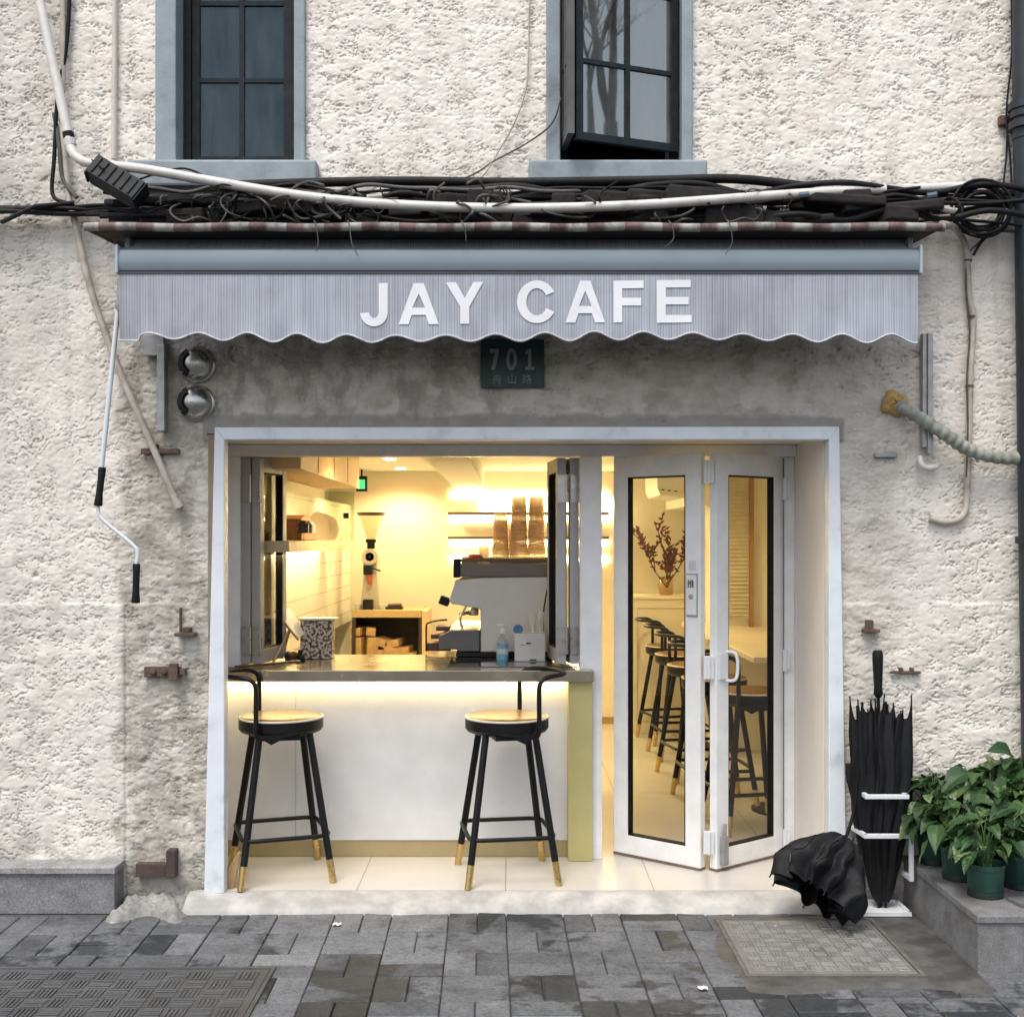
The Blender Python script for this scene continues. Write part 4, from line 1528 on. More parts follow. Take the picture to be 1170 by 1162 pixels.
for i, (px, w, top, dy, lab) in enumerate(((572, 20, 583, .12, 'shortest front stack of clear plastic cups on the coffee machine'), (593, 21, 563, .12, 'middle tall stack of clear plastic cups on the coffee machine'), (613, 21, 562, .12, 'right tall stack of clear plastic cups on the coffee machine'), (583, 18, 600, .42, 'rear stack of clear plastic cups behind the others'), (553, 13, 630, .12, 'small low stack of clear cups beside the red lid'))):
    d = D + ym + dy
    x = (px - 585) * d / F
    ztop = H - (top - 617) * d / F
    r0 = w * d / F / 2
    N = max(3, int((ztop - zt_cup) / .019))
    m = MB()
    st = thing('cup_stack', lab, 'cups', (x, ym + dy, zt_cup), 'stacked clear cups on the coffee machine')
    for k in range(N):
        zz = zt_cup + .002 + (ztop - zt_cup - .09) * k / max(1, N - 1)
        rr = r0 * (1 - .16 * k / N)
        m.lathe([(rr, zz), (rr * 1.03, zz + .004), (rr * .985, zz + .008), (rr * .80, zz + .088), (rr * .78, zz + .089), (0, zz + .0895)], (x, ym + dy, 0), 20)
    m.build('cups', CUP, st, smooth=40)
m = MB()
c = at(542, 641, ym + .12)
m.lathe([(.062, 0), (.062, .006), (.05, .025), (.03, .034), (0, .036)], (c.x, c.y, zt_cup + .001), 28)
tag(m.build('red_lid', M('red_plastic', (.35, .03, .025), .35), smooth=40), 'dark red bowl-shaped lid on top of the coffee machine', 'lid')

# counter clutter, right
bt = thing('sanitiser_bottle', 'small clear bottle with blue and white label before the machine', 'bottle', at(574, 750, .95))
c = at(574, 750, .95)
c.z = .958
m = MB()
m.lathe([(0, 0), (.030, .0), (.032, .01), (.032, .10), (.026, .115), (.012, .125), (.012, .14)], c, 24)
m.build('bottle_body', glass('bottle_plastic', (.85, .9, .92), 1.3), bt, smooth=40)
m = MB()
m.lathe([(.0328, .03), (.0328, .085)], c, 24)
m.build('bottle_label', stripes('bottle_band', (.62, .68, .70), (.22, .42, .55), .055, 2, .5, .4), bt, smooth=40)
m = MB()
m.lathe([(.0325, .0), (.0328, .0295)], c, 24)
m.build('liquid', M('blue_liquid', (.16, .42, .56), .2), bt, smooth=40)
m = MB()
m.lathe([(.014, .14), (.014, .16), (.006, .165), (.006, .185)], c, 16)
m.box(c.x - .03, c.x + .006, c.y - .006, c.y + .006, c.z + .183, c.z + .193)
m.build('pump', WHITE, bt, smooth=40)
nb = thing('straw_box', 'white straw and napkin box beside the right window leaf', 'box', at(607, 750, .85))
A, B = at(588, 724, .85), at(623, 752, .85)
m = MB()
m.box(A.x, B.x, .85, .97, .958, A.z)
m.build('box_body', M('box_card', (.60, .58, .52), .6), nb, bevel=.003)
m = MB()
m.box(A.x + .06, A.x + .085, .8475, .8495, A.z - .055, A.z - .047).box(A.x + .08, A.x + .115, .8475, .8495, .963, .970).box(A.x + .03, A.x + .05, .8475, .8495, A.z - .06, A.z - .057)
m.build('print_mark', DARKINK, nb)
m = MB()
c = at(592, 719, .9)
m.lathe([(.0, -.012), (.026, -.012), (.026, .012), (0, .012)], c, 24, 'y')
m.build('blue_knob', M('blue_cap', (.06, .16, .28), .4), nb, smooth=40)
m = MB()
rs_ = random.Random(2)
for k in range(16):
    a = at(607 + k * .9, 724, .9)
    m.tube([a + Vector((0, rs_.uniform(0, .04), -.05)), a + Vector((rs_.uniform(-.035, .02), rs_.uniform(-.02, .04), .10 + rs_.uniform(-.01, .02)))], .0032, 6)
m.build('straws', M('straw_white', (.72, .68, .58), .5), nb)

# wire rack with trays, left of the machine
rk = thing('tray_rack', 'dark wire rack with two brown trays left of the machine', 'rack', at(500, 748, 1.2))
m = MB()
yy = 1.20
for dy in (0, .2):
    m.tube(smoothpath([at(487, 744, yy + dy), at(487, 718, yy + dy), at(489, 712, yy + dy), at(500, 709, yy + dy), at(511, 708, yy + dy)], 4), .005, 8)
m.build('rack_wire', BLACK, rk)
for (a, b, c_, d) in ((486, 735, 515, 744), (492, 725, 514, 730), (498, 716, 513, 721)):
    A, B = at(a, b, yy), at(c_, d, yy)
    m = MB()
    m.box(A.x, B.x, yy + .01, yy + .19, B.z, A.z)
    m.build('tray', M('tray_brown', (.12, .045, .03), .4), rk, bevel=.003)

# back of the kitchen: low cabinet with wood, grinder
kc = thing('storage_cabinet', 'open dark cabinet with brass-edged top holding cut wood blocks', 'cabinet', (-1.0, 4.3, 0))
yk0, yk1 = 4.1, 4.7
d = D + yk0
cx0, cx1 = (402 - 585) * d / F, (482 - 585) * d / F
zt_ = H - (697 - 617) * d / F
m = MB()
m.box(cx0, cx1, yk0 - .01, yk1, zt_ - .06, zt_)
m.build('cabinet_top', M('cab_top', (.50, .36, .17), .35, metal=.4), kc, bevel=.003)
m = MB()
m.box(cx0, cx0 + .03, yk0, yk1, 0, zt_ - .061).box(cx1 - .025, cx1, yk0, yk1, 0, zt_ - .061).box(cx0 + .031, cx1 - .026, yk1 - .02, yk1, 0, zt_ - .061).box(cx0 + .031, cx1 - .026, yk0, yk1 - .021, .55, .575)
m.build('cabinet_case', M('cab_dark', (.03, .018, .012), .5), kc)
m = MB()
m.box(cx1 + .001, cx1 + .04, yk0, yk1, 0, zt_ - .01)
m.build('side_panel', WOODL, kc)
rb = random.Random(8)
BLK = M('cut_wood', (.42, .27, .12), .7, var=.25, vs=15)
zz0 = H - (752 - 617) * d / F - .05
for i, (px, py, w, h_, rz) in enumerate(((411, 737, 12, 20, 0), (424, 737, 13, 20, 3), (411, 721, 11, 9, 0), (424, 721, 11, 9, 4), (438, 733, 15, 8, 14), (452, 734, 14, 8, -10), (446, 742, 20, 9, 4), (462, 743, 18, 9, -6), (436, 745, 14, 8, 0), (470, 748, 12, 7, 8))):
    p = at(px, py, yk0 + .12)
    m = MB()
    m.obox((0, 0, 0), (w * d / F, .22, h_ * d / F), (0, R(rz), R(rb.uniform(-15, 15))))
    o = m.build('wood_block', BLK, bevel=.003)
    o.location = p
    tag(o, 'cut wood block stacked inside the dark open cabinet', 'wood block', 'cut wood blocks in the cabinet')

gr = thing('coffee_grinder', 'tall white coffee grinder with clear funnel hopper on the cabinet', 'coffee grinder', at(424, 697, 4.3))
yg = 4.30
dg = D + yg


def gz(py):
    return H - (py - 617) * dg / F


gx = (424 - 585) * dg / F
GW = M('grinder_white', (.46, .42, .34), .35, var=.03)
m = MB()
m.prism([(gx - .085, gz(697)), (gx + .085, gz(697)), (gx + .07, gz(680)), (gx + .055, gz(655)), (gx + .06, gz(640)), (gx - .06, gz(640)), (gx - .055, gz(655)), (gx - .07, gz(680))], yg - .06, yg + .12, lambda u, v, w: (u, w, v))
m.build('body', GW, gr, bevel=.008)
m = MB()
m.lathe([(.062, -.08), (.066, -.02), (.066, .10)][::1], (gx, yg, gz(636)), 32, 'y')
m.build('motor_ring', GW, gr, smooth=40)
m = MB()
m.lathe([(.014, .085), (.035, .085), (.035, .1), (.014, .1)], (gx, yg, gz(636)), 28, 'y')
m.lathe([(0, .075), (.013, .105), (0, .107)], (gx, yg, gz(636)), 16, 'y')
m.build('dial', BLACK, gr, smooth=40)
m = MB()
m.box(gx - .03, gx + .03, yg - .03, yg + .03, gz(627), gz(620)).box(gx - .04, gx + .04, yg - .04, yg + .04, gz(620), gz(616))
m.build('throat', BLACK, gr, bevel=.003)
m = MB()
m.box(gx - .05, gx + .022, yg - .12, yg - .06, gz(656), gz(646))
m.tube([(gx + .02, yg - .09, gz(649)), (gx + .09, yg - .1, gz(652))], .007, 8)
m.build('spout', BLACK, gr, bevel=.003)
m = MB()
m.lathe([(.03, gz(618)), (.045, gz(612)), (.105, gz(590)), (.107, gz(588))], (gx, yg, 0), 32)
m.build('hopper', glass('hopper_plastic', (.80, .74, .62), 2.0), gr, smooth=40)
m = MB()
m.lathe([(.10, gz(589)), (.116, gz(588)), (.116, gz(585.5)), (0, gz(585))], (gx, yg, 0), 32)
m.build('hopper_lid', M('lid_brown', (.09, .04, .03), .4), gr, smooth=40)
m = MB()
m.lathe([(.018, 0), (.026, .075), (.022, .075), (.015, .005)], (gx - .0, yg - .10, gz(667)), 20)
m.build('red_cup', M('cup_red', (.40, .08, .04), .4), gr, smooth=40)
m = MB()
m.box(gx - .05, gx + .03, yg - .15, yg - .07, gz(696.5), gz(684))
m.build('grounds_bin', BLACK, gr, bevel=.006)
tp = thing('tamper_tray', 'dark tray with tamper handle right of the grinder', 'tray', at(450, 697, 4.25))
A = at(441, 696.5, 4.25)
m = MB()
m.box(A.x, A.x + .14, 4.2, 4.3, zt_ + .001, zt_ + .02)
m.build('tray_base', BLACK, tp, bevel=.004)
m = MB()
m.tube([(A.x + .02, 4.23, zt_ + .03), (A.x + .13, 4.23, zt_ + .035)], [.012, .016], 10)
m.build('tamper', WOODD, tp, smooth=40)
for px, lab in ((409, 'small white cup left of the grinder'), (437, 'small white cup right of the grinder')):
    p = at(px, 697, 4.2)
    m = MB()
    m.lathe([(.02, 0), (.034, .045), (.031, .045), (.018, .004)], (p.x, 4.2, zt_ + .001), 20)
    tag(m.build('cup', WHITE, smooth=40), lab, 'cup')

# left wall: upper cabinet, shelf and what stands on it
uc = thing('upper_cabinet', 'pale oak wall cabinet above the shelf on the left', 'cabinet', (-1.3, 1.8, 2.0))
m = MB()
m.box(-1.399, -1.10, .75, 3.1, 1.97, 2.197)
m.build('cabinet_body', WOODL, uc, bevel=.003)
m = MB()
for y in (1.3, 1.9, 2.5):
    m.box(-1.0985, -1.096, y - .002, y + .002, 1.98, 2.19)
m.build('door_gap', WOODD, uc)
ws = thing('wall_shelf', 'pale oak wall shelf with a light strip below it on the left', 'shelf', (-1.28, 2, 1.6))
m = MB()
m.box(-1.399, -1.16, .75, 3.45, 1.535, 1.595)
m.build('shelf_board', WOODL, ws, bevel=.003)
m = MB()
m.box(-1.38, -1.35, .9, 3.2, 1.524, 1.534)
m.build('light_strip', emit('led_shelf', (1, .76, .36), 14), ws)
for i, (px, tilt, hh, col, lab) in enumerate(((367, 8, .19, (.55, .47, .36), 'pale round plate leaning first in the row on the wall shelf'), (374, 6, .18, (.62, .55, .42), 'cream plate leaning second in the row on the wall shelf'), (380, 5, .17, (.50, .42, .32), 'beige plate leaning third in the row on the wall shelf'), (386, 3, .15, (.66, .60, .48), 'smallest pale plate leaning last on the wall shelf'))):
    dd = 1.25 * F / (585 - px)
    m = MB()
    m.lathe([(0, -.006), (hh / 2, -.002), (hh / 2, .003), (0, .001)], (0, 0, 0), 32, 'y')
    o = m.build('plate', M('plate_%d' % i, col, .4), smooth=40)
    o.location = (-1.26, dd - D, 1.597 + hh / 2)
    o.rotation_euler = (R(-tilt), 0, R(62))
    tag(o, lab, 'plate', 'plates leaning on the wall shelf')
wb = thing('wooden_basket', 'brown arched wooden crate with dark jars on the wall shelf', 'basket', (-1.27, 1.2, 1.597))
m = MB()
dd = 6.9
ap = [(332, 618), (391, 618)]
pr = [(-.17, 0), (.13, 0), (.10, .05), (.05, .10), (-.02, .125), (-.10, .13), (-.17, .11)]
m.prism(pr, -.07, .07, lambda u, v, w: (-1.28 + w * .9, 1.75 + u * 1.9, 1.597 + v * 1.15))
m.build('basket_body', M('basket_wood', (.30, .14, .06), .6, var=.3, vs=20), wb, bevel=.006)
for k in range(3):
    m = MB()
    m.lathe([(0, 0), (.035, 0), (.035, .05), (.02, .06), (.02, .07), (0, .07)], (-1.19, 1.32 + .11 * k, 1.64), 18)
    m.build('jar', M('dark_jar', (.025, .012, .01), .25) if k < 2 else WHITE, wb, smooth=40)
jr = thing('glass_panel', 'clear upright glass panel at the end of the wall shelf', 'glass panel', (-1.3, 3.3, 1.6))
m = MB()
m.box(-1.39, -1.17, 3.36, 3.368, 1.597, 1.96)
m.build('panel', glass('green_glass', (.80, .86, .78), 1.6), jr)
m = MB()
m.box(-1.25, -1.21, 3.352, 3.359, 1.76, 1.80)
m.build('clip', BLACK, jr)
es = thing('exit_sign', 'small glowing green exit light near the ceiling at the back', 'exit sign', at(413, 551, 4.6))
p = at(413, 552, 4.6)
m = MB()
m.box(p.x - .045, p.x + .045, 4.6, 4.65, p.z - .07, p.z + .06)
m.build('case', BLACK, es, bevel=.004)
m = MB()
m.box(p.x - .03, p.x + .03, 4.596, 4.599, p.z - .05, p.z + .03)
m.build('lit_face', emit('exit_green', (.04, .50, .20), .8), es)
m = MB()
m.tube([(p.x, 4.62, p.z + .06), (p.x, 4.62, CZ - .002)], .008, 8)
m.build('stem', BLACK, es)

# counter clutter, left
ms = thing('menu_stand', 'white menu card leaning on a wooden stand beside the left window leaf', 'menu stand', at(335, 750, .9))
m = MB()
A, B, C_, D_ = at(318, 700, .95), at(331, 694, 1.05), at(349, 724, 1.0), at(339, 729, .9)
nrm = (B - A).cross(D_ - A).normalized() * .006
m.add([A, B, C_, D_] + [q + nrm for q in (A, B, C_, D_)], [(0, 1, 2, 3), (7, 6, 5, 4), (0, 4, 5, 1), (1, 5, 6, 2), (2, 6, 7, 3), (3, 7, 4, 0)])
m.build('card', M('card_white', (.74, .73, .68), .5), ms)
m = MB()
m.tube([at(314, 698, .94), at(341, 731, .9)], .007, 8)
f1, f2 = at(312, 757, .75), at(322, 752, .95)
f1.z = f2.z = .962
m.tube([at(331, 719, .95), f1], .007, 8)
m.tube([at(331, 719, .95), f2], .007, 8)
g1, g2 = at(268, 764, .5), at(356, 757, .68)
g1.z = g2.z = .964
m.build('easel', WOOD, ms)
m = MB()
m.tube([Vector((g1.x, .52, .964)), Vector((g2.x - .08, .80, .964))], .008, 8)
tag(m.build('wooden_rod', WOODD, smooth=40), 'thin dark wooden rod lying on the counter by the left leaf', 'rod')
def print_mat():
    m, t, b = base_mat('packet_print')
    n = noise(t, 62, 3, .5)
    t.links.new(ramp(t, n, [(.46, (.10, .05, .04)), (.49, (.62, .54, .44))], 'CONSTANT'), b.inputs['Base Color'])
    b.inputs['Roughness'].default_value = .4
    return m


pb = thing('printed_box', 'brown and cream printed packaging box on the counter at left', 'box', at(362, 750, 1.0))
m = MB()
A, B = at(343, 709, 1.0), at(379, 748, 1.0)
m.box(A.x, B.x, 1.0, 1.12, .9555, A.z)
m.build('box_body', print_mat(), pb, bevel=.003)
m = MB()
m.box(A.x - .01, B.x + .02, .99, 1.14, A.z + .001, A.z + .012)
m.build('box_lid', M('lid_cream', (.60, .52, .38), .5), pb, bevel=.002)
m = MB()
p = at(343, 749, .85)
m.lathe([(0, 0), (.025, 0), (.025, .03), (.012, .045), (.012, .065), (0, .066)], (p.x, .85, .955), 18)
tag(m.build('small_jar', BLACK, smooth=40), 'small black jar in front of the printed box', 'jar')
m = MB()
p = at(333, 748, .95)
m.lathe([(0, 0), (.035, 0), (.04, .03), (.02, .05), (0, .052)], (p.x, .95, .955), 18)
tag(m.build('brown_jar', M('jar_brown', (.10, .04, .025), .3), smooth=40), 'squat brown jar at the foot of the menu stand', 'jar')

# back wall shelves with light
bs = thing('lit_shelves', 'two slim shelves glowing from behind on the back wall above the machine', 'shelves', (.0, 4.8, 1.6))
db = D + 4.4
sx0, sx1 = (509 - 585) * db / F, (700 - 585) * db / F
for py in (585.5, 614.5):
    z = H - (py - 617) * db / F
    m = MB()
    m.box(sx0, sx1, 4.76, YB - .002, z - .011, z + .011)
    m.build('shelf_board', WOODD, bs)
for py in (563, 591, 620, 640):
    z = H - (py - 617) * db / F
    m = MB()
    m.box(sx0 + .02, sx1, YB - .018, YB - .003, z - .012, z + .012)
    m.build('light_strip', emit('led_back', (1, .79, .38), 26) if 'led_back' not in MATS else MATS['led_back'], bs)

# right room
ac = thing('air_conditioner', 'white wall air conditioner high on the right inside', 'air conditioner', (1.9, 4.2, 2.0))
m = MB()
prf = [(0, 0), (-.19, .02), (-.215, .08), (-.215, .20), (-.19, .235), (0, .24)]
m.prism(prf, 3.75, 4.55, lambda u, v, w: (1.338 + u * 1.0, w, 1.925 + v))
m.build('case', M('ac_white', (.74, .72, .66), .4, var=.02), ac, bevel=.01)
m = MB()
for k in range(3):
    m.box(1.155 + .05 * k, 1.18 + .05 * k, 3.742, 3.7495, 1.985 - .006 * k, 1.993 - .006 * k)
m.build('louvre', BLACK, ac)
m = MB()
m.box(1.56, 2.079, 3.6, YB - .003, .0, CZ - .002)
pier = m.build('wall_pier', WARMW, bld)
m = MB()
m.box(1.34, 1.559, 3.62, YB - .003, 1.86, CZ - .003)
m.build('bulkhead', WARMW, bld)
sc_ = thing('side_cabinet', 'cream panelled cabinet at the back of the right room', 'cabinet', (1.25, 4.5, 0))
m = MB()
m.box(.98, 1.555, 4.35, YB - .003, 0, 1.11).box(.965, 1.556, 4.335, YB - .004, 1.111, 1.135)
m.build('cabinet_body', M('cab_cream', (.70, .64, .50), .5, var=.03), sc_, bevel=.004)
m = MB()
for (a, b, c_, d_) in ((1.03, 1.036, .1, 1.04), (1.50, 1.506, .1, 1.04), (1.036, 1.5, 1.034, 1.04), (1.036, 1.5, .1, .106)):
    m.box(a, b, 4.344, 4.3495, c_, d_)
m.build('door_moulding', M('cab_line', (.48, .42, .3), .5), sc_)
vs_ = thing('flower_vase', 'glass vase with dark red berry branches on the cream cabinet', 'vase', (1.27, 4.5, 1.135))
pv = at(762, 683, 4.45)
m = MB()
m.lathe([(0, .004), (.05, .004), (.062, .02), (.066, .09), (.055, .135), (.045, .15), (.05, .158)], (pv.x, 4.5, 1.136), 28)
m.build('vase_body', glass('amber_glass', (.80, .68, .48), 1.8), vs_, smooth=50)
rv = random.Random(6)
mbr, mbe = MB(), MB()


def twig(p, d, L_, lev):
    pts = [p]
    for i in range(4):
        d = (d + Vector((rv.uniform(-.25, .25), rv.uniform(-.2, .2), rv.uniform(-.05, .2)))).normalized()
        pts.append(pts[-1] + d * L_ / 4)
    mbr.tube(pts, [.005 - .001 * lev] * len(pts), 5)
    for q in pts[1:]:
        for k in range(2):
            dv = Vector((rv.uniform(-1, 1), rv.uniform(-.6, .6), rv.uniform(-.1, 1))).normalized()
            mbe.tube([q, q + dv * .016, q + dv * rv.uniform(.03, .05)], [.005, .0095, .003], 6)
    if lev < 2:
        for k in range(3 if lev == 0 else 2):
            q = pts[rv.randint(1, 4)]
            twig(q, (d + Vector((rv.uniform(-1, 1), rv.uniform(-.5, .5), rv.uniform(-.1, .6)))).normalized(), L_ * .62, lev + 1)


for k in range(4):
    twig(Vector((pv.x + rv.uniform(-.02, .02), 4.5 + rv.uniform(-.02, .02), 1.2)), Vector(((-.75, -.25, .3, .8)[k], rv.uniform(-.3, .3), 1)).normalized(), .34, 0)
mbr.build('branches', M('twig_brown', (.09, .035, .03), .7), vs_)
mbe.build('berries', M('berry_red', (.14, .025, .025), .5, var=.4), vs_)
m = MB()
m.box(1.93, 2.079, 1.3, 3.4, 1.12, 1.15)
tag(m.build('window_ledge', WOODL), 'pale ledge on the right interior wall above the table', 'ledge')
sp_ = thing('shutter_panel', 'pale louvred panel with brown edge strip on the wall behind the right door leaf', 'shutter', (1.75, 3.59, 1.5))
m = MB()
m.box(1.62, 1.80, 3.575, 3.599, 1.0, 2.1)
for k in range(36):
    m.obox((1.71, 3.572, 1.03 + .03 * k), (.17, .016, .004), (.5, 0, 0))
m.build('louvre_panel', M('louvre_cream', (.62, .56, .42), .5), sp_)
m = MB()
m.box(1.802, 1.835, 3.56, 3.599, .9, 2.197)
m.build('edge_strip', M('trim_brown', (.34, .20, .08), .5), sp_)

# ceiling downlights
for i, (px, py, lab) in enumerate(((445, 524, 'left lit ceiling downlight in the kitchen'), (458, 535, 'right lit ceiling downlight in the kitchen'))):
    d = .6 * F / (617 - py)
    x, y = (px - 585) * d / F, d - D
    t = thing('ceiling_light', lab, 'ceiling light', (x, y, CZ), 'round ceiling downlights')
    m = MB()
    m.lathe([(.045, CZ - .002), (.055, CZ - .004), (.058, CZ - .010), (.045, CZ - .011)], (x, y, 0), 28, cap=False)
    m.build('trim_ring', WHITE, t, smooth=40)
    m = MB()
    m.lathe([(0, CZ - .006), (.044, CZ - .006)], (x, y, 0), 24)
    m.build('lamp_face', MATS.get('lamp_warm') or emit('lamp_warm', (1, .82, .52), 30), t)
for i, (x, y) in enumerate(((.95, 1.5), (.8, 3.0), (-.75, 1.75))):  # the last is an extra lamp, added out of view to brighten the kitchen
    t = thing('ceiling_light', ('ceiling downlight just inside the folding door', 'ceiling downlight further back in the right room', 'extra unseen downlight added nearest the hatch to light the kitchen')[i], 'ceiling light', (x, y, CZ), 'round ceiling downlights')
    m = MB()
    m.lathe([(.045, CZ - .002), (.055, CZ - .004), (.058, CZ - .010), (.045, CZ - .011)], (x, y, 0), 28, cap=False)
    m.build('trim_ring', WHITE, t, smooth=40)
    m = MB()
    m.lathe([(0, CZ - .006), (.044, CZ - .006)], (x, y, 0), 24)
    m.build('lamp_face', MATS['lamp_warm'], t)

# ================================================================== STREET THINGS
bn = thing('stone_bench', 'low grey granite bench at the foot of the wall on the left', 'bench', (-2.6, -.07, ZC))
m = MB()
m.box(-4.2, -1.775, -.125, .02, ZC - .01, .112)
m.build('base', GRANITE, bn, bevel=.004)
m = MB()
m.box(-4.2, -1.768, -.14, .02, .1125, .143)
m.build('top_slab', GRANITEL, bn, bevel=.004)
pt = thing('stone_planter', 'low grey granite plinth carrying the potted plants on the right', 'plinth', (2.6, -.45, ZC))
m = MB()
m.box(1.787, 4.2, -.868, .02, ZC - .01, .132)
m.build('base', GRANITE, pt, bevel=.004)
m = MB()
m.box(1.78, 4.2, -.878, .02, .1325, .163)
m.build('top_slab', GRANITE, pt, bevel=.004)

# covers in the pavement
def cover_mat(name, c1, c2, fleck, spots):
    m, t, b = base_mat(name)
    n = noise(t, 9, 6, .65)
    n2 = noise(t, 38, 5, .7)
    mx = nd(t, 'ShaderNodeMix', data_type='RGBA')
    t.links.new(ramp(t, n2, [(spots, (0,) * 3), (spots + .04, (1,) * 3)]), mx.inputs[0])
    t.links.new(ramp(t, n, [(.3, c1), (.7, c2)]), mx.inputs[6])
    mx.inputs[7].default_value = (*fleck, 1)
    t.links.new(mx.outputs[2], b.inputs['Base Color'])
    t.links.new(ramp(t, n, [(.3, (.42,) * 3), (.7, (.75,) * 3)]), b.inputs['Roughness'])
    bump(t, b, n2, .5, .004)
    return m


def cover(name, label, x0, x1, y0, y1, zt_, cell, mat, per, frame, gap, jit=0, pm=None):
    rr = random.Random(9)
    t = thing(name, label, 'manhole cover', ((x0 + x1) / 2, (y0 + y1) / 2, zt_))
    m = MB()
    m.box(x0, x1, y0, y1, zt_ - .02, zt_)
    m.build('plate', pm or mat, t, bevel=.003)
    m = MB()
    m.box(x0 - .02, x1 + .02, y0 - .02, y0 - .003, zt_ - .02, zt_ + .003).box(x0 - .02, x1 + .02, y1 + .003, y1 + .02, zt_ - .02, zt_ + .003)
    m.box(x0 - .02, x0 - .003, y0 - .002, y1 + .002, zt_ - .02, zt_ + .003).box(x1 + .003, x1 + .02, y0 - .002, y1 + .002, zt_ - .02, zt_ + .003)
    m.build('cover_frame', frame, t, bevel=.002)
    m = MB()
    nx, ny = int((x1 - x0 - .03) / cell), int((y1 - y0 - .03) / cell)
    ox, oy = x0 + ((x1 - x0) - nx * cell) / 2, y0 + ((y1 - y0) - ny * cell) / 2
    for j in range(ny):
        for i in range(nx):
            for k in range(per):
                if rr.random() < jit:
                    continue
                a0 = .08 * cell + k * cell * .88 / per
                a1 = a0 + cell * .88 / per * (1 - gap)
                hz = .0055 * rr.uniform(.5, 1)
                xa, xb, ya, yb = (a0, a1, .08 * cell, .92 * cell) if (i + j) % 2 else (.08 * cell, .92 * cell, a0, a1)
                m.box(ox + i * cell + xa, ox + i * cell + xb, oy + j * cell + ya, oy + j * cell + yb, zt_ - .002, zt_ + hz)
    m.build('tread', mat, t, bevel=.0012, seg=1)
    return t


IRON = cover_mat('cast_iron', (.040, .042, .045), (.085, .088, .09), (.20, .20, .20), .70)
TANC = cover_mat('worn_composite', (.165, .162, .15), (.26, .255, .24), (.58, .57, .54), .66)
cover('manhole_cover', 'dark iron cover with basket-weave tread at the lower left', -2.3, -.935, -1.6, -.835, ZC + .004, .088, IRON, 5, IRON, .42)
cover('manhole_cover', 'tan worn square cover by the doorstep, before the umbrellas', .905, 1.55, -.905, -.265, ZC + .010, .055, TANC, 4, M('cover_rim', (.12, .11, .10), .8, var=.3, vs=20), .34, .16, cover_mat('worn_composite_base', (.125, .122, .114), (.20, .197, .185), (.58, .57, .54), .68))

iron('door_wedge', 'brown wooden wedge between left stool leg and door frame', 'wedge', [(258, 1000, 259, 1001, 0, .001)], WOOD)
o = bpy.data.objects['door_wedge']
m = MB()
A = at(258, 1016, .02)
m.prism([(0, 0), (.05, 0), (.085, .16), (.07, .165), (.0, .06)], 0, .03, lambda u, v, w: (A.x - .012 + u * .9, .03 + w, .001 + v))
me = m.build('tmp_wedge', WOOD)
o.data = me.data
bpy.data.objects.remove(me)

# umbrella stand
us = thing('umbrella_stand', 'white square-tube umbrella stand between door frame and plinth', 'umbrella stand', (1.62, -.12, ZC))
STW = M('stand_white', (.72, .74, .76), .35, var=.04)


def sq(path, w=.019, close=False):
    m = MB()
    P = [Vector(p) for p in path]
    for a, b in zip(P[:-1], P[1:]):
        d = (b - a).normalized()
        up = Vector((0, 0, 1)) if abs(d.z) < .9 else Vector((0, 1, 0))
        s_ = d.cross(up).normalized() * w / 2
        u_ = s_.cross(d).normalized() * w / 2
        a2, b2 = a - d * w * .499, b + d * w * .499
        m.add([a2 + s_ + u_, a2 - s_ + u_, a2 - s_ - u_, a2 + s_ - u_, b2 + s_ + u_, b2 - s_ + u_, b2 - s_ - u_, b2 + s_ - u_], [(0, 1, 2, 3), (7, 6, 5, 4), (0, 4, 5, 1), (1, 5, 6, 2), (2, 6, 7, 3), (3, 7, 4, 0)])
    return m


XL, XR, YF, YK = 1.562, 1.757, -.20, -.02
z1, z2 = at(0, 910, YF).z, at(0, 955, YF).z
sq([(XL - .005, YK, z1 + .002), (XL, YF, z1), (XR - .02, YF, z1), (XR - .02, YK, z1)]).build('upper_ring', STW, us, bevel=.002)
sq([(XL - .02, YK, z2), (XL - .005, YF, z2), (XR, YF, z2), (XR, YF, at(0, 1004, YF).z), (XR - .008, YK, at(0, 1004, YF).z)]).build('lower_ring', STW, us, bevel=.002)
m = MB()
m.box(XL - .02, XR, YF - .015, YK, ZC + .008, ZC + .016)
m.build('base_tray', STW, us, bevel=.002)
sq([(XL - .01, YF - .006, ZC + .020), (XR - .01, YF - .006, ZC + .020), (XR - .01, YK - .01, ZC + .020), (XL - .01, YK - .01, ZC + .020), (XL - .01, YF + .013, ZC + .020)], .016).build('base_rim', STW, us, bevel=.002)
sq([(1.665, YK + .004, ZC + .03), (1.665, YK + .004, z1)], .014).build('back_post', STW, us)

CLOTH = M('black_cloth', (.006, .006, .0072), .66, var=.3, vs=14, bmp=.12, bs=260, spec=.32)


def frame_from(d):
    d = Vector(d).normalized()
    x = d.orthogonal().normalized()
    x = (Vector((1, 0, 0)) - d * d.x)
    x = x.normalized() if x.length > .1 else d.orthogonal().normalized()
    return x, d.cross(x), d


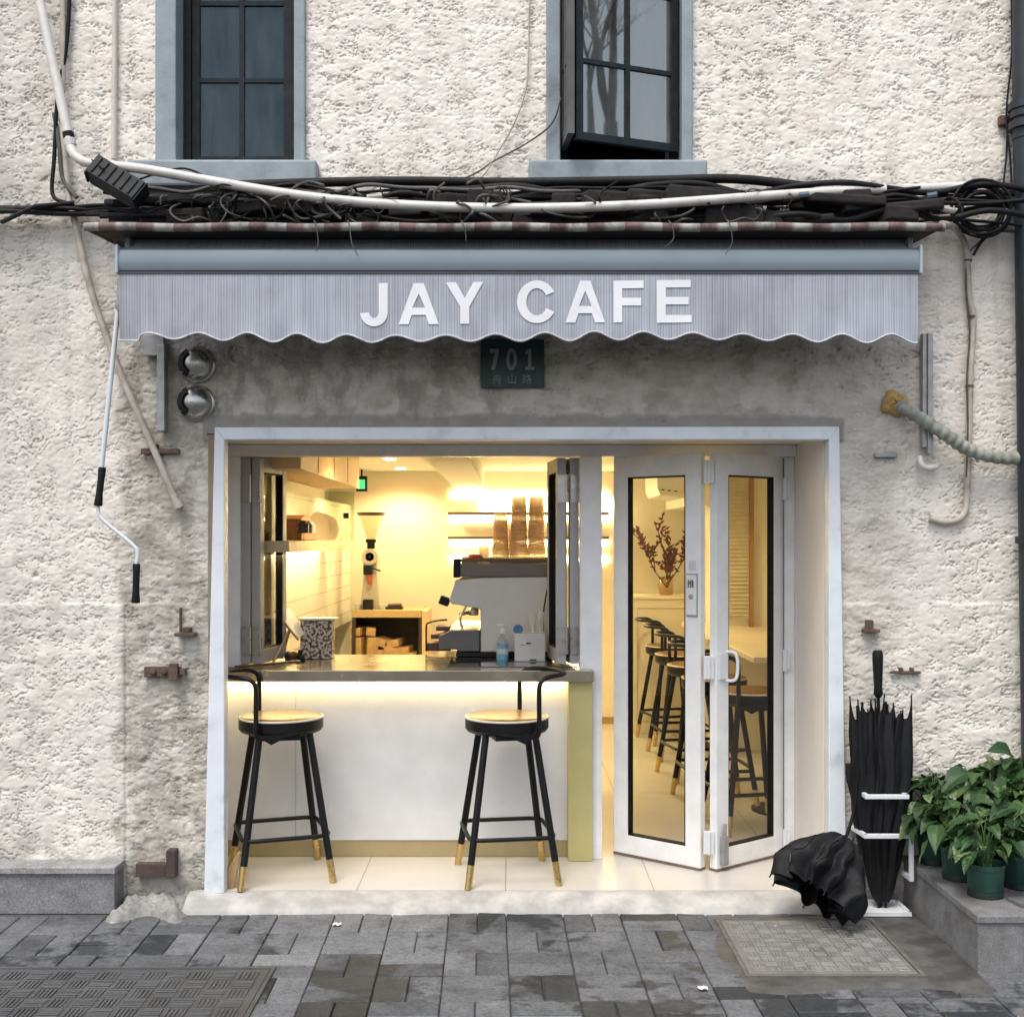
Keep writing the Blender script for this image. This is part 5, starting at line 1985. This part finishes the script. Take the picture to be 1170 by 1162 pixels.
def umbrella(name, label, tip, top, rfun, nrib, pleat, seed, cloth_l, shaft_over, tw=1.5, points=.05, handle='straight', crumple=.0, squash=(1, 1), shaft_to=None, res=(14, 34), crease=75, floor=None, zig=.10):
    rr = random.Random(seed)
    tip, top = Vector(tip), Vector(top)
    ex, ey, ez = frame_from(top - tip)
    t = thing(name, label, 'umbrella', tip)
    ph = [rr.uniform(-.25, .25) for _ in range(nrib)]
    am = [rr.uniform(.7, 1.3) for _ in range(nrib)]
    lp = [rr.uniform(.3, 1.25) for _ in range(nrib)]
    NU, NV = nrib * res[0], res[1]

    def fn(u, v):
        if u >= .99999:
            u = 0
        a = 2 * math.pi * u
        k = u * nrib
        i = int(k) % nrib
        fr = k - int(k)
        f = .5 + .5 * math.cos(2 * math.pi * fr)                     # 1 on a rib
        am_ = am[i] * (1 - fr) + am[(i + 1) % nrib] * fr
        r = rfun(v) * (1 - pleat * v ** .4 * (1 - f) * am_)
        r *= 1 + crumple * (math.sin(a * 5 + v * 9 + seed) * .5 + math.sin(a * 11 - v * 17) * .3 + math.sin(v * 31 + a * 7) * .25)
        aa = a + tw * v * .6 + (ph[i] * (1 - fr) + ph[(i + 1) % nrib] * fr) * v + zig * math.sin(v * 14 + i)
        lpp = lp[i] * (1 - fr) + lp[(i + 1) % nrib] * fr
        ax_ = cloth_l * v + points * lpp * f ** 3 * max(0, v - .8) * 5
        ax_ += crumple * .05 * math.sin(a * 9 + v * 6)
        q = tip + ez * ax_ + (ex * math.cos(aa) * squash[0] + ey * math.sin(aa) * squash[1]) * r
        if floor is not None and q.z < floor:
            q.z = floor + .004 * math.sin(a * 13) ** 2
        return q
    m = MB()
    m.grid(NU + 1, NV, fn)
    cn = m.build('canopy', CLOTH, t, smooth=crease)
    m = MB()
    for i in range(nrib):
        m.tube([fn((i / nrib) % 1, v / 10) + ez * .0 for v in range(2, 11)] + [fn((i / nrib) % 1, 1) + ez * .014], .0035, 5)
    m.build('ribs', BLACK, cn)
    m = MB()
    m.tube([tip - ez * (.012 if shaft_to else .035), tip + ez * .05], [.005, .009], 8)
    end = tip + ez * (cloth_l + shaft_over)
    m.tube(smoothpath(shaft_to, 5) if shaft_to else [tip + ez * .05, end], .0075, 10)
    m.build('shaft', BLACK, t, smooth=50)
    m = MB()
    if handle == 'straight':
        q = [end + ez * s for s in (-.015, 0, .03, .07, .15, .18, .195)]
        m.tube(q, [.012, .021, .018, .020, .0235, .024, .018], 16)
    elif shaft_to:
        m.tube([shaft_to[-2], Vector(shaft_to[-2]).lerp(Vector(shaft_to[-1]), .5), shaft_to[-1]], [.010, .013, .012], 12)
    elif handle == 'crook':
        m.tube(smoothpath([end - ez * .01, end + ez * .06, end + ez * .11 + ex * -.012, end + ez * .125 + ex * -.045, end + ez * .09 + ex * -.07, end + ez * .05 + ex * -.066], 5), .011, 10)
    if m.v:
        m.build('handle', RUBBER, t, smooth=50)
    return t


def rad_closed(rm):
    return lambda v: .012 + rm * (min(1, v / .5) ** .6) * (1 - .30 * max(0, v - .75) / .25)


zb_ = ZC + .04
umbrella('umbrella', 'tall closed black umbrella with straight handle, tallest in the white stand', (1.655, -.105, zb_), (1.640, -.10, 1.1), rad_closed(.094), 8, .26, 3, .84, .09, points=.04, crumple=.04, squash=(1, .8))
umbrella('umbrella', 'closed black umbrella at the left of the stand, ribs fanned upward', (1.640, -.115, zb_), (1.572, -.105, .9), rad_closed(.072), 8, .30, 5, .82, -.3, points=.08, crumple=.05, squash=(1, .85), handle='none')
umbrella('umbrella', 'closed black umbrella at the right of the stand leaning towards the plants', (1.672, -.115, zb_), (1.728, -.105, .9), rad_closed(.072), 8, .30, 8, .82, -.3, points=.08, crumple=.05, squash=(1, .85), handle='none')
ap_ = at(966, 958, -.26)
umbrella('umbrella', 'half-open black umbrella slumped on the ground before the stand', ap_, at(930, 1020, -.36), lambda v: .03 + .185 * min(1, v * 1.35) ** .6 - .02 * max(0, v - .8) * 5, 10, .42, 12, .29, .0, tw=.3, points=.02, crumple=.06, handle='none', res=(12, 22), crease=60, floor=ZC + .008, zig=.05, shaft_to=[ap_ + Vector((-.03, -.02, -.05)), ap_, at(972, 940, -.25), at(976, 920, -.24), at(970, 895, -.23), at(969, 872, -.22)])

# potted plants
LEAFM = None


def leaf_material():
    m, t, b = base_mat('pothos_leaf')
    gi = nd(t, 'ShaderNodeNewGeometry')
    va = nd(t, 'ShaderNodeVertexColor', layer_name='lf')
    sp = nd(t, 'ShaderNodeSeparateColor')
    t.links.new(va.outputs['Color'], sp.inputs[0])
    base = ramp(t, sp.outputs[0], [(0, (.014, .043, .014)), (.45, (.028, .078, .023)), (.8, (.060, .125, .036)), (1, (.13, .20, .06))])
    # cream flecks on some leaves only
    n = noise(t, 55, 3, .6)
    ad = nd(t, 'ShaderNodeMath', operation='MULTIPLY')
    t.links.new(n, ad.inputs[0])
    t.links.new(sp.outputs[1], ad.inputs[1])
    mx = nd(t, 'ShaderNodeMix', data_type='RGBA')
    t.links.new(ramp(t, ad.outputs[0], [(.46, (0,) * 3), (.56, (.7,) * 3)]), mx.inputs[0])
    t.links.new(base, mx.inputs[6])
    mx.inputs[7].default_value = (.30, .36, .17, 1)
    mr = nd(t, 'ShaderNodeMix', data_type='RGBA')
    t.links.new(ramp(t, sp.outputs[2], [(.0, (.55,) * 3), (.09, (.0,) * 3)]), mr.inputs[0])
    t.links.new(mx.outputs[2], mr.inputs[6])
    mr.inputs[7].default_value = (.11, .18, .07, 1)
    t.links.new(mr.outputs[2], b.inputs['Base Color'])
    b.inputs['Roughness'].default_value = .46
    b.inputs['Specular IOR Level'].default_value = .4
    b.inputs['Subsurface Weight'].default_value = 0
    # light through the blade
    tr = nd(t, 'ShaderNodeBsdfTranslucent')
    t.links.new(mr.outputs[2], tr.inputs['Color'])
    ms_ = nd(t, 'ShaderNodeMixShader')
    ms_.inputs[0].default_value = .25
    out = t.nodes['Material Output']
    t.links.new(b.outputs[0], ms_.inputs[1])
    t.links.new(tr.outputs[0], ms_.inputs[2])
    t.links.new(ms_.outputs[0], out.inputs['Surface'])
    return m


LEAFM = leaf_material()
POT = M('green_pot', (.016, .060, .042), .4, var=.2, vs=14)
POTD = M('pot_base', (.012, .022, .018), .5)
SOIL = M('soil', (.03, .022, .016), .95, var=.4, vs=40)


def plant(label, x, y, z, pr, ph, n, hmax, spread, seed, lsz):
    rr = random.Random(seed)
    t = thing('potted_plant', label, 'potted plant', (x, y, z), 'potted leafy plants on the granite plinth')
    m = MB()
    m.lathe([(0, .004), (pr * .86, .004), (pr * .88, .028), (pr * .9, .03), (pr * .97, ph - .022), (pr * 1.0, ph - .02), (pr * 1.0, ph), (pr * .95, ph), (pr * .93, ph - .02)], (x, y, z), 36)
    p_ = m.build('pot', POT, t, smooth=40)
    m = MB()
    m.lathe([(pr * .9, .001), (pr * .915, .012), (pr * .90, .026)], (x, y, z), 36)
    m.build('pot_foot', POTD, p_, smooth=40)
    m = MB()
    m.lathe([(pr * .94, ph - .022), (0, ph - .016)], (x, y, z), 24)
    m.build('soil', SOIL, t)
    vs, fs, cl = [], [], []
    st = MB()
    n = int(n * 1.6)
    for k in range(n):
        az_ = rr.uniform(0, 2 * math.pi)
        fr = (k + .5) / n
        hh = ph + hmax * (.25 + .75 * fr ** .8) * rr.uniform(.75, 1.1)
        rad = spread * (1.05 - .55 * fr) * rr.uniform(.35, 1.1)
        base = Vector((x + rr.uniform(-.02, .02), y + rr.uniform(-.02, .02), z + ph - .02))
        tip = Vector((x + rad * math.cos(az_), y + rad * math.sin(az_), z + hh))
        if tip.y > -.03:
            tip.y = -.03 - rr.uniform(0, .05)
        mid = base.lerp(tip, .55) + Vector((0, 0, .03))
        st.tube(smoothpath([base, mid, tip], 4), .0022, 5, caps=False)
        ln = lsz * rr.uniform(.55, 1.1)
        wd = ln * rr.uniform(.26, .34)
        out = Vector((math.cos(az_), math.sin(az_), rr.uniform(-.7, .35) + .25 * fr))
        out = (out + Vector((rr.uniform(-.45, .45), rr.uniform(-.5, .25), 0))).normalized()
        sd = out.cross(Vector((0, 0, 1))).normalized()
        nm = sd.cross(out).normalized()
        roll = rr.uniform(-.6, .6)
        sd, nm = sd * math.cos(roll) + nm * math.sin(roll), nm * math.cos(roll) - sd * math.sin(roll)
        droop = rr.uniform(.15, .5)
        fold = rr.uniform(.15, .45)
        o = len(vs)
        NL = 9
        g = min(1, max(0, rr.gauss(.46, .27)))
        vv = rr.choice((0, 0, 0, .6, .85, 1.1))
        for i in range(NL):
            u = i / (NL - 1)
            w = wd * (math.sin(math.pi * min(1, u * 1.02) ** .72) ** .85 if 0 < u < 1 else .0) + .0004
            c = tip + out * ln * u - Vector((0, 0, 1)) * ln * droop * u * u + nm * .01 * math.sin(u * 3)
            for j in range(5):
                s = (j - 2) / 2
                q = c + sd * w * s + nm * (abs(s) * w * fold + .004 * math.sin(u * 16 + k) * abs(s))
                if q.y > -.012:
                    q.y = -.012
                vs.append(q)
                cl.append((min(1, g + .12 * u), vv, abs(s) * .5, 1))
        for i in range(NL - 1):
            for j in range(4):
                a = o + i * 5 + j
                fs.append((a, a + 1, a + 6, a + 5))
    me = bpy.data.meshes.new('foliage')
    me.from_pydata([tuple(q) for q in vs], [], fs)
    ca_ = me.color_attributes.new('lf', 'FLOAT_COLOR', 'POINT')
    ca_.data.foreach_set('color', np.array(cl, np.float32).ravel())
    me.materials.append(LEAFM)
    me.polygons.foreach_set('use_smooth', [True] * len(fs))
    o = bpy.data.objects.new('foliage', me)
    COL.objects.link(o)
    o.parent = t
    o.matrix_parent_inverse = Matrix.Translation(-t.location)
    st.build('stems', M('stem_green', (.06, .12, .04), .5), o)
    return t


ZP = .163
for (x, y, pr, ph, n, hm, sp, sd_, ls, lab) in (
        (1.915, -.62, .076, .135, 30, .17, .12, 1, .115, 'frontmost potted plant in the fully visible green pot, lightest leaves'),
        (1.900, -.38, .076, .135, 34, .21, .15, 2, .125, 'potted plant second from the front along the plinth edge'),
        (1.880, -.14, .072, .135, 34, .24, .14, 3, .125, 'potted plant nearest the umbrellas at the back left'),
        (2.11, -.50, .080, .14, 38, .25, .17, 4, .13, 'potted plant just right of the frontmost pot'),
        (2.09, -.24, .080, .14, 44, .30, .17, 5, .135, 'tall potted plant in the middle of the group by the wall'),
        (2.30, -.15, .082, .14, 46, .36, .19, 6, .14, 'tallest potted plant at the back right against the wall'),
        (2.33, -.42, .080, .14, 40, .30, .18, 7, .135, 'potted plant at the right edge of the group'),
        (2.02, -.10, .072, .135, 36, .24, .15, 11, .12, 'low potted plant against the wall behind the front row'),
        (2.20, -.36, .076, .135, 38, .24, .16, 12, .12, 'bushy low potted plant in the centre of the group'),
        (2.53, -.28, .080, .14, 40, .36, .18, 9, .135, 'potted plant partly out of the picture on the right')):
    plant(lab, x, y, ZP, pr, ph, n, hm, sp, sd_, ls)
m = MB()
m.obox((2.06, -.72, ZP + .008), (.16, .09, .012), (0, 0, .2))
tag(m.build('slate_piece', M('slate', (.14, .14, .14), .7, bmp=.3)), 'flat broken piece of slate lying on the plinth by the front pot', 'slate')

# litter on the ground
rl = random.Random(21)
for i, (px, py, lab) in enumerate(((385, 1058, 'small white scrap of paper on the pavers below the left stool'), (803, 1131, 'small white scrap of paper on the pavers by the tan cover'))):
    d = F * (H - ZC) / (py - 617)
    m = MB()
    m.grid(4, 4, lambda u, v: ((px - 585) * d / F + .035 * (u - .5), d - D + .03 * (v - .5), ZC + .006 + .008 * math.sin(u * 5 + v * 3 + i) ** 2))
    tag(m.build('paper_scrap', M('paper', (.66, .65, .63), .8), smooth=60), lab, 'litter')

# the bare plane tree across the street that the open window mirrors
tr_ = thing('street_tree', 'bare plane tree across the street, mirrored in the open upper window', 'tree', (8.35, -7.8, ZC))
rt = random.Random(17)
mt_, mc_ = MB(), MB()


def limb(p, d, L_, r, lev):
    pts, rad = [p], [r]
    for i in range(5):
        wv = .22 if lev else .03
        d = (d + Vector((rt.uniform(-wv, wv), rt.uniform(-wv, wv), rt.uniform(-.02, .14)))).normalized()
        pts.append(pts[-1] + d * L_ / 5)
        rad.append(r * (1 - .55 * (i + 1) / 5))
    (mt_ if lev < 1 else mc_).tube(pts, rad, 8 if lev < 2 else 5, caps=False)
    if lev < 5:
        for k in range(4):
            j = rt.randint(2, 5) if k and lev else rt.choice((4, 5))
            nd_ = (d + Vector((rt.uniform(-.9, .9), rt.uniform(-.9, .9), rt.uniform(-.1, .5)))).normalized()
            limb(pts[j], nd_, (3.0 if lev == 0 else L_) * rt.uniform(.55, .75), rad[j] * .72, lev + 1)


BARK = M('bark', (.20, .195, .175), .9, var=.4, vs=6, bmp=.5, bs=20)
limb(Vector((8.35, -7.8, ZC)), Vector((0, 0, 1)), 7.4, .21, 0)
mt_.build('trunk', BARK, tr_, smooth=60)
mc_.build('crown', BARK, tr_, smooth=60)

# ================================================================== LIGHT, SKY, CAMERA
def area(name, loc, size, power, col, rot=(0, 0, 0), sizey=None, spread=None):
    l = bpy.data.lights.new(name, 'AREA')
    l.energy = power
    l.color = col
    l.size = size
    if sizey:
        l.shape = 'RECTANGLE'
        l.size_y = sizey
    o = bpy.data.objects.new(name, l)
    o.location = loc
    o.rotation_euler = rot
    COL.objects.link(o)
    return o


WARM = (1, .765, .37)
SPOTS = [(x, y) for (x, y) in ((-.95, 1.6), (-.85, 3.3), (.95, 1.15), (.8, 3.0), (1.75, 2.0))]
for o in [o for o in bpy.data.objects if o.name.startswith('ceiling_light')]:
    l = bpy.data.lights.new('downlight', 'SPOT')
    l.energy = 20 if o.location.y < 1.9 and o.location.x > 0 else 40
    l.color = WARM
    l.spot_size = R(150)
    l.spot_blend = .6
    l.shadow_soft_size = .045
    q = bpy.data.objects.new('downlight', l)
    q.location = (o.location.x, o.location.y, CZ - .02)
    COL.objects.link(q)
area('shelf_glow', (-1.28, 2.0, 1.52), .12, 8, WARM, (0, 0, R(0)), 2.3)
area('counter_glow', (-.66, .548, .886), 1.85, 1.7, (1, .74, .32), (R(0), 0, 0), .03)
area('back_glow', (.35, YB - .06, 1.9), 1.2, 6, WARM, (R(60), 0, 0), .1)

w = bpy.data.worlds.new('World')
SC.world = w
w.use_nodes = True
t = w.node_tree
bg = t.nodes['Background']
sky = t.nodes.new('ShaderNodeTexSky')
sky.sky_type = 'NISHITA'
sky.sun_disc = False
ELEV, AZ = 64, 205
sky.sun_elevation = R(ELEV)
sky.sun_rotation = R(AZ)
sky.air_density = 1.0
sky.dust_density = 3.5
sky.ozone_density = 1.0
hs_ = t.nodes.new('ShaderNodeHueSaturation')
hs_.inputs['Saturation'].default_value = .55
t.links.new(sky.outputs[0], hs_.inputs['Color'])
t.links.new(hs_.outputs[0], bg.inputs['Color'])
bg.inputs['Strength'].default_value = .15
sl = bpy.data.lights.new('sun', 'SUN')
sl.energy = 1.0
sl.angle = R(22)
sl.color = (1, .955, .90)
so = bpy.data.objects.new('sun', sl)
COL.objects.link(so)
dirv = Vector((math.sin(R(AZ)) * math.cos(R(ELEV)), math.cos(R(AZ)) * math.cos(R(ELEV)), math.sin(R(ELEV))))
so.rotation_euler = dirv.to_track_quat('Z', 'Y').to_euler()
so.location = dirv * 20

cam = bpy.data.cameras.new('camera')
cam.sensor_width = 36
cam.sensor_fit = 'HORIZONTAL'
cam.lens = 36 * F / 1170
cam.shift_y = 36 / 1170
cam.clip_start = .05
cam.clip_end = 400
co_ = bpy.data.objects.new('camera', cam)
co_.location = (0, -D, H)
co_.rotation_euler = (R(90), 0, 0)
COL.objects.link(co_)
SC.camera = co_
SC.view_settings.view_transform = 'Standard'
SC.view_settings.look = 'None'
SC.view_settings.exposure = .78
SC.view_settings.gamma = 1
SC.render.engine = 'CYCLES'
SC.cycles.use_denoising = True
SC.cycles.max_bounces = 10
SC.cycles.diffuse_bounces = 5
SC.cycles.glossy_bounces = 5
SC.cycles.transparent_max_bounces = 40
SC.cycles.sample_clamp_indirect = 6
SC.cycles.caustics_reflective = False
SC.cycles.caustics_refractive = False
